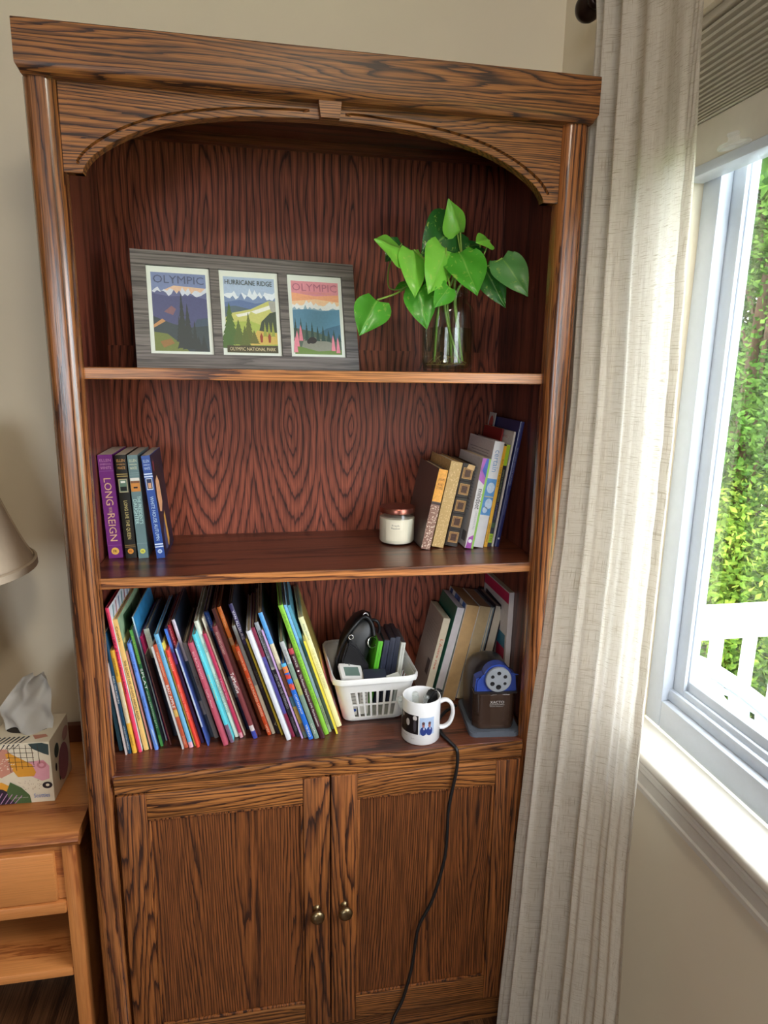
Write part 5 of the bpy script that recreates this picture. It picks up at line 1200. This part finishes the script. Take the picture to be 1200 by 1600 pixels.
# black camera pouch with metal rings
cp = thing('camera_pouch', 'black camera pouch with chrome rings poking out of the basket', 'camera pouch', (0.520, 0.240, ZS3 + 0.012), (0, radians(12), 0))
M_pouch = mat((26, 26, 28), 0.38, var=0.15)
b = B(); secs = [(0.0, .022, .026, 0, 0), (0.03, .030, .034, 0, 0), (0.08, .033, .038, 0, .002), (0.13, .034, .040, .002, .004), (0.165, .030, .036, .006, .008), (0.19, .022, .026, .010, .012), (0.203, .010, .012, .014, .014)]
rows = []
for z, rx, ry, ox, oy in secs:
    rows.append([(ox + rx * (abs(cos(a)) ** .6) * (1 if cos(a) > 0 else -1), oy + ry * (abs(sin(a)) ** .6) * (1 if sin(a) > 0 else -1) + .003 * sin(3 * a + 40 * z), z) for a in [2 * pi * k / 24 for k in range(24)]])
grid(b, rows, closed_u=True, cap0=True, cap1=True); obj('pouch_body', b, M_pouch, cp, 50)
b = B(); prism(b, [(-.030, .10), (.014, .07), (.034, .075), (.036, .098), (-.002, .140), (-.026, .150)], 'y', -.052, -.020); bmesh.ops.bevel(b, geom=b.edges[:], offset=.004, segments=2, affect='EDGES'); obj('front_flap', b, mat((34, 34, 37), .35, var=.1), cp, 40)
def ring(name, c_, r0, rt, rotm, material):
    bm = B(); rows = []
    for k in range(24):
        a = 2 * pi * k / 24; rows.append([((r0 + rt * cos(q)) * cos(a), (r0 + rt * cos(q)) * sin(a), rt * sin(q)) for q in [2 * pi * j / 8 for j in range(8)]])
    grid(bm, rows, closed_u=True, closed_v=True)
    bmesh.ops.transform(bm, matrix=Matrix.Translation(c_) @ rotm, verts=bm.verts)
    return obj(name, bm, material, cp, 60)
M_chrome = mat((206, 206, 204), 0.18, metal=1.0)
ring('chrome_ring', (.034, -.030, .150), .0125, .002, Matrix.Rotation(radians(70), 4, 'X') @ Matrix.Rotation(radians(25), 4, 'Y'), M_chrome)
ring('chrome_ring', (.010, -.010, .203), .006, .0015, Matrix.Rotation(radians(60), 4, 'X'), M_chrome)
ring('chrome_ring', (-.020, -.044, .160), .005, .0014, Matrix.Rotation(radians(80), 4, 'X'), M_chrome)
b = B(); tube(b, [(-.026, -.02, .06), (-.036, -.03, .10), (-.032, -.04, .15), (-.016, -.036, .185), (.006, -.02, .204), (.026, -.02, .190), (.036, -.026, .165)], .0042, 8, 6); obj('strap', b, M_black, cp, 60)
b = B(); tube(b, [(.02, 0, .19), (.04, -.004, .192), (.052, -.002, .168), (.048, 0, .12)], .0036, 8, 6); obj('strap', b, M_black, cp, 60)

# ------------------------------------------------------------------ mug
MX, MY = 0.6640, 0.0560
mg = thing('photo_mug', 'white photo mug holding glass bits and a black stapler', 'mug', (MX, MY, ZS3))
M_mug = mat((238, 238, 240), 0.18, coat=0.4, var=0.005)
RM, HM = 0.0405, 0.0955
b = B(); lathe(b, [(0.034, 0), (0.0385, 0.001), (0.0405, 0.004), (RM, HM - .002), (RM - .001, HM), (RM - .0025, HM), (RM - .0035, HM - .002), (RM - .0035, 0.006), (0.001, 0.005)], 48, cap1=False); obj('mug_body', b, M_mug, mg, 40)
hp = [(RM - .002, 0, .078), (RM + .012, 0, .082), (RM + .024, 0, .072), (RM + .028, 0, .052), (RM + .022, 0, .030), (RM + .010, 0, .020), (RM - .002, 0, .020)]
b = B(); P_ = smooth_path(hp, 6); rows = []
for i, p in enumerate(P_):
    dv = (P_[min(i + 1, len(P_) - 1)] - P_[max(i - 1, 0)]).normalized(); n_ = Vector((dv.z, 0, -dv.x))
    rows.append([p + n_ * .0042 * cos(q) + Vector((0, 1, 0)) * .0068 * sin(q) for q in [2 * pi * j / 12 for j in range(12)]])
grid(b, rows, closed_u=True, cap0=True, cap1=True); hd = obj('handle', b, M_mug, mg, 60); hd.rotation_euler = (0, 0, radians(-4))
va = -0.25      # the side turned to the room
cyl_patch(RM + .0003, va - 1.35, va - .12, .026, .068, mat((22, 20, 24), .3), mg, 'printed_photo')
cyl_patch(RM + .0003, va - .06, va + .72, .026, .064, mat((176, 196, 226), .3, var=.1, scale=40), mg, 'printed_photo')
def cyl_ell(ac, zc, ra, rz, col, lay=1):
    n = 16; rr_ = RM + .0003 + .0002 * lay; V_, F_ = [], []
    for q in (1.0, .66, .33, .02):
        for k in range(n):
            a_ = ac + q * ra * cos(2 * pi * k / n); V_.append((rr_ * sin(a_), -rr_ * cos(a_), zc + q * rz * sin(2 * pi * k / n)))
    for g in range(3):
        for k in range(n): F_.append((g * n + k, g * n + (k + 1) % n, (g + 1) * n + (k + 1) % n, (g + 1) * n + k))
    return pydata('printed_figure', V_, F_, mat(col, .3), mg)
cyl_ell(va - .30, .062, .11, .0055, (206, 200, 198)); cyl_ell(va - .30, .045, .08, .014, (70, 66, 72)); cyl_ell(va - .70, .050, .11, .008, (196, 190, 188)); cyl_ell(va - 1.05, .063, .08, .005, (170, 166, 166))
for ac in (va + .14, va + .46):
    cyl_ell(ac, .034, .17, .010, (44, 62, 130)); cyl_ell(ac, .0475, .07, .0045, (170, 110, 104), 2); cyl_ell(ac, .052, .075, .0035, (96, 70, 76), 3); cyl_ell(ac + .03, .040, .035, .003, (206, 214, 234), 2)
cyl_text('Graduation', RM + .0005, va - 1.2, .020, .0185, .0026, (130, 130, 138), mg); cyl_text('2019', RM + .0005, va - .50, .008, .0145, .0022, (150, 150, 156), mg)
st = thing('stapler', 'small black stapler standing in the white mug', 'stapler', (MX + 0.012, MY - 0.006, ZS3 + 0.0075), (radians(-8), radians(16), radians(20)))
b = B(); prism(b, [(-.012, 0), (.012, 0), (.019, .074), (.015, .092), (-.008, .094), (-.017, .076)], 'y', -.010, .010); bmesh.ops.bevel(b, geom=b.edges[:], offset=.003, segments=2, affect='EDGES'); obj('body', b, mat((28, 28, 30), .3), st, 40)
b = B(); tube(b, [(-.004, 0, .090), (.010, .002, .094), (.024, .004, .090)], .0024, 8, 4); obj('arm', b, mat((40, 40, 42), .25), st, 60)
M_bits = glassy('clear_bits', tint=(0.9, 0.92, 0.9), opac=0.18, opcol=(0.75, 0.77, 0.74), rough=0.05)
rr = random.Random(9)
for k, lab in enumerate(('clear plastic clip at the back of the mug', 'clear plastic clip at the left of the mug', 'clear plastic clip in the middle of the mug')):
    px, py = ((-.004, .014), (-.022, -.002), (-.010, -.014))[k]
    g = thing('plastic_clip', lab, 'clip', (MX + px, MY + py, ZS3 + 0.008), (radians((8, -14, 16)[k]), radians((-6, -10, 8)[k]), radians(50 * k)), 'clear clips in the mug')
    obj('blade', box(B(), -.007, .007, -.0015, .0015, 0, .082 + .006 * (k == 0), .001), M_bits, g, 40)
    b = B(); lathe(b, [(.001, 0), (.006, .001), (.007, .004), (.005, .008), (.001, .009)], 14); bmesh.ops.transform(b, matrix=Matrix.Translation((0, 0, .080 + .006 * (k == 0))), verts=b.verts); obj('head', b, M_bits, g, 60)

# ------------------------------------------------------------------ electric pencil sharpener
ps = thing('pencil_sharpener', 'electric pencil sharpener with blue face and six-hole dial', 'pencil sharpener', (0.820, 0.026, ZS3), (0, 0, radians(-6)))
def rrect(x0, x1, y0, y1, r, n=5):
    P_ = []
    for cx, cy, a0 in ((x1 - r, y0 + r, -pi / 2), (x1 - r, y1 - r, 0), (x0 + r, y1 - r, pi / 2), (x0 + r, y0 + r, pi)):
        for k in range(n + 1): P_.append((cx + r * cos(a0 + pi / 2 * k / n), cy + r * sin(a0 + pi / 2 * k / n)))
    return P_
M_psgrey = mat((92, 100, 112), 0.4); M_psdark = mat((44, 40, 42), 0.3); M_psblue = mat((46, 72, 158), 0.35)
b = B(); prism(b, rrect(-.054, .054, 0.0, .150, .014), 'z', 0.0, 0.012); bmesh.ops.bevel(b, geom=[e for e in b.edges if abs(e.verts[0].co.z - e.verts[1].co.z) < 1e-6 and e.verts[0].co.z > .01], offset=.003, segments=2, affect='EDGES'); obj('base', b, M_psgrey, ps, 40)
# body: side profile extruded across the width, rounded hood behind
b = B(); rows = []
for z, hw, yf_, yb_ in ((.012, .046, .040, .140), (.05, .047, .040, .142), (.085, .047, .040, .142), (.105, .045, .040, .140), (.122, .040, .042, .136), (.136, .032, .046, .128), (.145, .021, .052, .116), (.149, .007, .062, .100)):
    rows.append([(x, y, z) for x, y in rrect(-hw, hw, yf_, yb_, min(hw, .02) * .9)])
grid(b, rows, closed_u=True, cap0=True, cap1=True); obj('motor_hood', b, M_psdark, ps, 50)
M_bin = glassy('smoked_plastic', tint=(0.42, 0.36, 0.33), rough=0.08, opac=0.55, opcol=lin((86, 66, 56)))
b = B(); fp = [(-.042, .044), (-.045, .030), (-.034, .013), (-.026, .011), (.030, .011), (.038, .016), (.046, .030), (.044, .044)]
rows = [[(x, y, z) for x, y in [(-.042, .044)] + fp[1:-1] + [(.044, .044)]] for z in (.0125, .094)]
b = B(); prism(b, fp, 'z', .0125, .092); bmesh.ops.bevel(b, geom=b.edges[:], offset=.0015, segments=1, affect='EDGES'); obj('shavings_bin', b, M_bin, ps, 30)
b = B(); prism(b, [(-.046, .040), (-.046, .015), (.046, .015), (.046, .040)], 'z', .0925, .0965); obj('bin_lip', b, M_psdark, ps)
b = B(); fpz = [(-.044, .094), (.046, .094), (.042, .132), (.036, .136), (.030, .136)] + [(.004 + .030 * cos(a), .128 + .028 * sin(a)) for a in [pi * (.08 + .84 * k / 12) for k in range(13)]] + [(-.026, .132), (-.036, .128), (-.042, .124)]
prism(b, fpz, 'y', .018, .044); bmesh.ops.bevel(b, geom=[e for e in b.edges if e.verts[0].co.y < .02 and e.verts[1].co.y < .02], offset=.003, segments=2, affect='EDGES'); obj('blue_face', b, M_psblue, ps, 40)
b = B(); lathe(b, [(.024, 0), (.0275, .001), (.0275, .007), (.026, .0085), (.001, .0085)], 36); bmesh.ops.transform(b, matrix=Matrix.Translation((.004, .0185, .1255)) @ Matrix.Rotation(radians(90), 4, 'X'), verts=b.verts); dl = obj('selector_dial', b, mat((150, 156, 164), .4), ps, 40)
for k in range(6):
    a = -pi / 2 + k * pi / 3; rad = (.0056, .0034, .0040, .0042, .0038, .0048)[k]
    b = B(); lathe(b, [(rad, 0), (rad, .0006), (rad * .86, .0009), (.0005, .0002)], 18); bmesh.ops.transform(b, matrix=Matrix.Translation((.004 + .0155 * cos(a), .0101, .1255 + .0155 * sin(a))) @ Matrix.Rotation(radians(90), 4, 'X'), verts=b.verts); obj('pencil_hole', b, mat((14, 14, 18), .5), dl)
text('XACTO', (-.012, .0104, .0720), (1, 0, 0), (0, 0, 1), .030, .0062, mat((206, 206, 206), .5), ps)
text('SCHOOLPRO', (-.013, .0104, .0680), (1, 0, 0), (0, 0, 1), .032, .0028, mat((190, 190, 190), .5), ps)
text('Electric Sharpener', (-.012, .0104, .0640), (1, 0, 0), (0, 0, 1), .029, .0028, mat((170, 170, 170), .5), ps)
b = B(); tube(b, [(0.770, 0.150, 0.752), (0.740, 0.135, 0.746), (0.716, 0.100, 0.7448), (0.710, 0.055, 0.7448), (0.718, 0.018, 0.7448), (0.7245, -0.004, 0.7430), (0.7275, -0.0085, 0.727), (0.7262, -0.0075, 0.690), (0.7140, -0.0065, 0.610), (0.7126, -0.0065, 0.5535), (0.7080, -0.0070, 0.480), (0.6850, -0.0070, 0.385), (0.6560, -0.0070, 0.318), (0.6440, -0.0080, 0.220), (0.6250, -0.0100, 0.140), (0.5991, -0.020, 0.089), (0.585, -0.05, 0.02), (0.60, -0.12, 0.004), (0.70, -0.2, 0.0038)], .0036, 8, 8)
tag(obj('power_cord', b, M_black, None, 60), 'black power cord hanging over the shelf edge across the doors', 'cord')

# ------------------------------------------------------------------ outside the window
M_grass = mat((96, 124, 60), 0.9, var=0.3, scale=3)
struct('ground', box(B(), 1.3, 30, -20, 24, -1.7, -1.5), M_grass)
struct('deck', box(B(), 1.2, 5.2, -4, 1.25, -0.56, -0.50), mat((74, 64, 54), .7, var=.1, scale=8))
M_rail = mat((206, 210, 218), 0.4, var=0.01)
dr = thing('deck_railing', 'white deck railing with square balusters outside the window', 'railing', (0, 1.1, 0))
obj('top_rail', box(B(), 1.25, 5.2, -.030, .075, 0.512, 0.547, .006), M_rail, dr, 40)
obj('upper_rail', box(B(), 1.25, 5.2, 0.0, .038, 0.418, 0.5118, .003), M_rail, dr, 40)
obj('lower_rail', box(B(), 1.25, 5.2, 0.0, .038, -0.42, -0.36, .003), M_rail, dr, 40)
bal = None
for k in range(25):
    if bal is None: bal = obj('baluster', box(B(), 0, .04, 0, .036, -0.36, 0.418), M_rail, dr); bal.location = (1.40, 0, 0)
    else:
        c = bal.copy(); C.objects.link(c); c.location = (1.40 + .158 * k, 0, 0)
for xx in (1.26, 5.1): obj('post', box(B(), xx, xx + .09, -.02, .07, -.5, .57, .004), M_rail, dr)
# white wicker chair: barrel back with open weave
wc = thing('wicker_chair', 'white wicker armchair on the deck outside the window', 'chair', (1.98, 0.36, -0.50), (0, 0, radians(-20)))
M_wick = mat((180, 188, 200), 0.55, var=0.03)
b = B(); na, nz_ = 72, 26; R0 = 0.31
def wpos(i, j):
    a = radians(75 + 210 * i / na); v = j / nz_
    top = 1.10 - 0.42 * abs(i / na - .5) ** 1.6 * 2.6
    z = 0.30 + (top - 0.30) * v
    rr_ = R0 + .06 * v ** 2
    return Vector((rr_ * cos(a), rr_ * sin(a), z))
V = [[b.verts.new(wpos(i, j) + Vector((0, 0, .002 * (i % 2)))) for i in range(na + 1)] for j in range(nz_ + 1)]
for j in range(nz_):
    for i in range(na):
        if i % 3 == 1 and j % 2 == 1: continue
        b.faces.new((V[j][i], V[j][i + 1], V[j + 1][i + 1], V[j + 1][i]))
bmesh.ops.solidify(b, geom=b.faces[:], thickness=.010); obj('woven_back', b, M_wick, wc)
b = B(); tube(b, [wpos(i, nz_) + Vector((0, 0, .012)) for i in range(0, na + 1, 4)], .028, 10, 3); obj('rolled_edge', b, M_wick, wc, 60)
b = B(); prism(b, [(R0 * .95 * cos(2 * pi * k / 24), R0 * .95 * sin(2 * pi * k / 24)) for k in range(24)], 'z', .30, .36); obj('seat', b, M_wick, wc)
for a in (45, 135, 225, 315):
    b = B(); tube(b, [(.22 * cos(radians(a)), .22 * sin(radians(a)), .30), (.25 * cos(radians(a)), .25 * sin(radians(a)), 0)], .018, 8, 1); obj('leg', b, M_wick, wc, 60)

# trees beyond the railing
def foliage_mat(name, c1, c2, c3):
    m, t = newmat(name)
    rnd = t.n('ShaderNodeTexNoise', {'Vector': t.n('ShaderNodeTexCoord').outputs['Object'], 'Scale': 9.0, 'Detail': 3.0}).outputs[0]
    col = t.ramp(rnd, [(0.3, lin(c1)), (0.5, lin(c2)), (0.7, lin(c3))])
    d_ = t.n('ShaderNodeBsdfDiffuse', {0: col}).outputs[0]; tl = t.n('ShaderNodeBsdfTranslucent', {0: col}).outputs[0]
    t.n('ShaderNodeOutputMaterial', {'Surface': t.n('ShaderNodeMixShader', {0: .4, 1: d_, 2: tl}).outputs[0]})
    return m
M_bark = mat((86, 66, 50), 0.9, var=.3, scale=20)
def tree(name, label, loc, hgt, rad, n, leafs, fm, seed, trunk=0.07, zmin=.08, ls=1.0):
    r_ = random.Random(seed)
    t = thing(name, label, 'tree', loc, (0, 0, 0), 'trees beyond the deck railing')
    bm = B(); tube(bm, [(0, 0, 0), (.05, .03, hgt * .3), (-.04, .05, hgt * .6), (.02, 0, hgt * .92)], trunk, 9, 5, trunk * .3); 
    cl = []
    for k in range(n):
        a = r_.uniform(0, 2 * pi); z = r_.uniform(zmin, 1.0); q = rad * sqrt(r_.random()) * (1.05 - .45 * z)
        cpos = Vector((q * cos(a), q * sin(a), hgt * z)); cl.append(cpos)
        if k % 2 == 0: tube(bm, [(0, 0, hgt * z * .8), cpos * .55 + Vector((0, 0, hgt * z * .38)), cpos], trunk * .22, 5, 3, .006)
    obj('trunk', bm, M_bark, t, 60)
    V, F = [], []
    for k in range(leafs):
        c_ = r_.choice(cl); s = r_.uniform(.016, .040) * ls
        p = c_ + Vector((r_.gauss(0, .20), r_.gauss(0, .20), r_.gauss(0, .15)))
        d1 = Vector((r_.gauss(0, 1), r_.gauss(0, 1), r_.gauss(-.3, .6))).normalized(); d2 = d1.cross(Vector((r_.gauss(0, 1), r_.gauss(0, 1), r_.gauss(0, 1)))).normalized()
        i = len(V); V += [p - d1 * s, p + d2 * s * .5, p + d1 * s, p - d2 * s * .5]; F.append((i, i + 1, i + 2, i + 3))
    f_ = pydata('foliage', V, F, fm, t); f_['kind'] = 'stuff'
    return t
F1 = foliage_mat('foliage_mid', (46, 76, 32), (76, 112, 46), (116, 150, 68)); F2 = foliage_mat('foliage_dark', (40, 66, 36), (66, 100, 50), (104, 140, 70)); F3 = foliage_mat('foliage_yellow', (56, 84, 34), (98, 128, 48), (150, 168, 70))
tree('maple_tree', 'bright green leafy tree nearest behind the deck railing', (3.35, 2.45, -1.5), 4.6, 0.95, 70, 80000, F1, 1, ls=.72)
tree('cedar_tree', 'dark green tree right behind the bright leafy one', (4.3, 2.6, -1.5), 5.4, 1.1, 70, 70000, F2, 2, ls=.75)
tree('hedge_tree', 'dense dark tree farthest left outside the window', (3.2, 3.7, -1.5), 5.2, 1.2, 80, 70000, F2, 3, ls=.8)
tree('birch_tree', 'yellow-green tree showing low through the railing', (3.0, 2.1, -1.5), 2.2, 0.8, 50, 46000, F3, 4, ls=.72)
tree('oak_tree', 'broad green tree at the back of the yard', (5.2, 4.6, -1.5), 6.5, 1.9, 70, 46000, F1, 5, .12)
tree('fir_tree', 'tall dark tree at the back left of the yard', (4.2, 5.2, -1.5), 6.8, 1.7, 70, 46000, F2, 6, .12)
tree('added_shade_tree', 'tall added tree, mostly out of view, whose high crown shades the deck', (3.9, 1.55, -1.5), 6.6, 2.7, 90, 40000, F1, 7, .12, .60, 2.2)  # tree added mostly out of view, dense crown keeps skylight off railing and chair
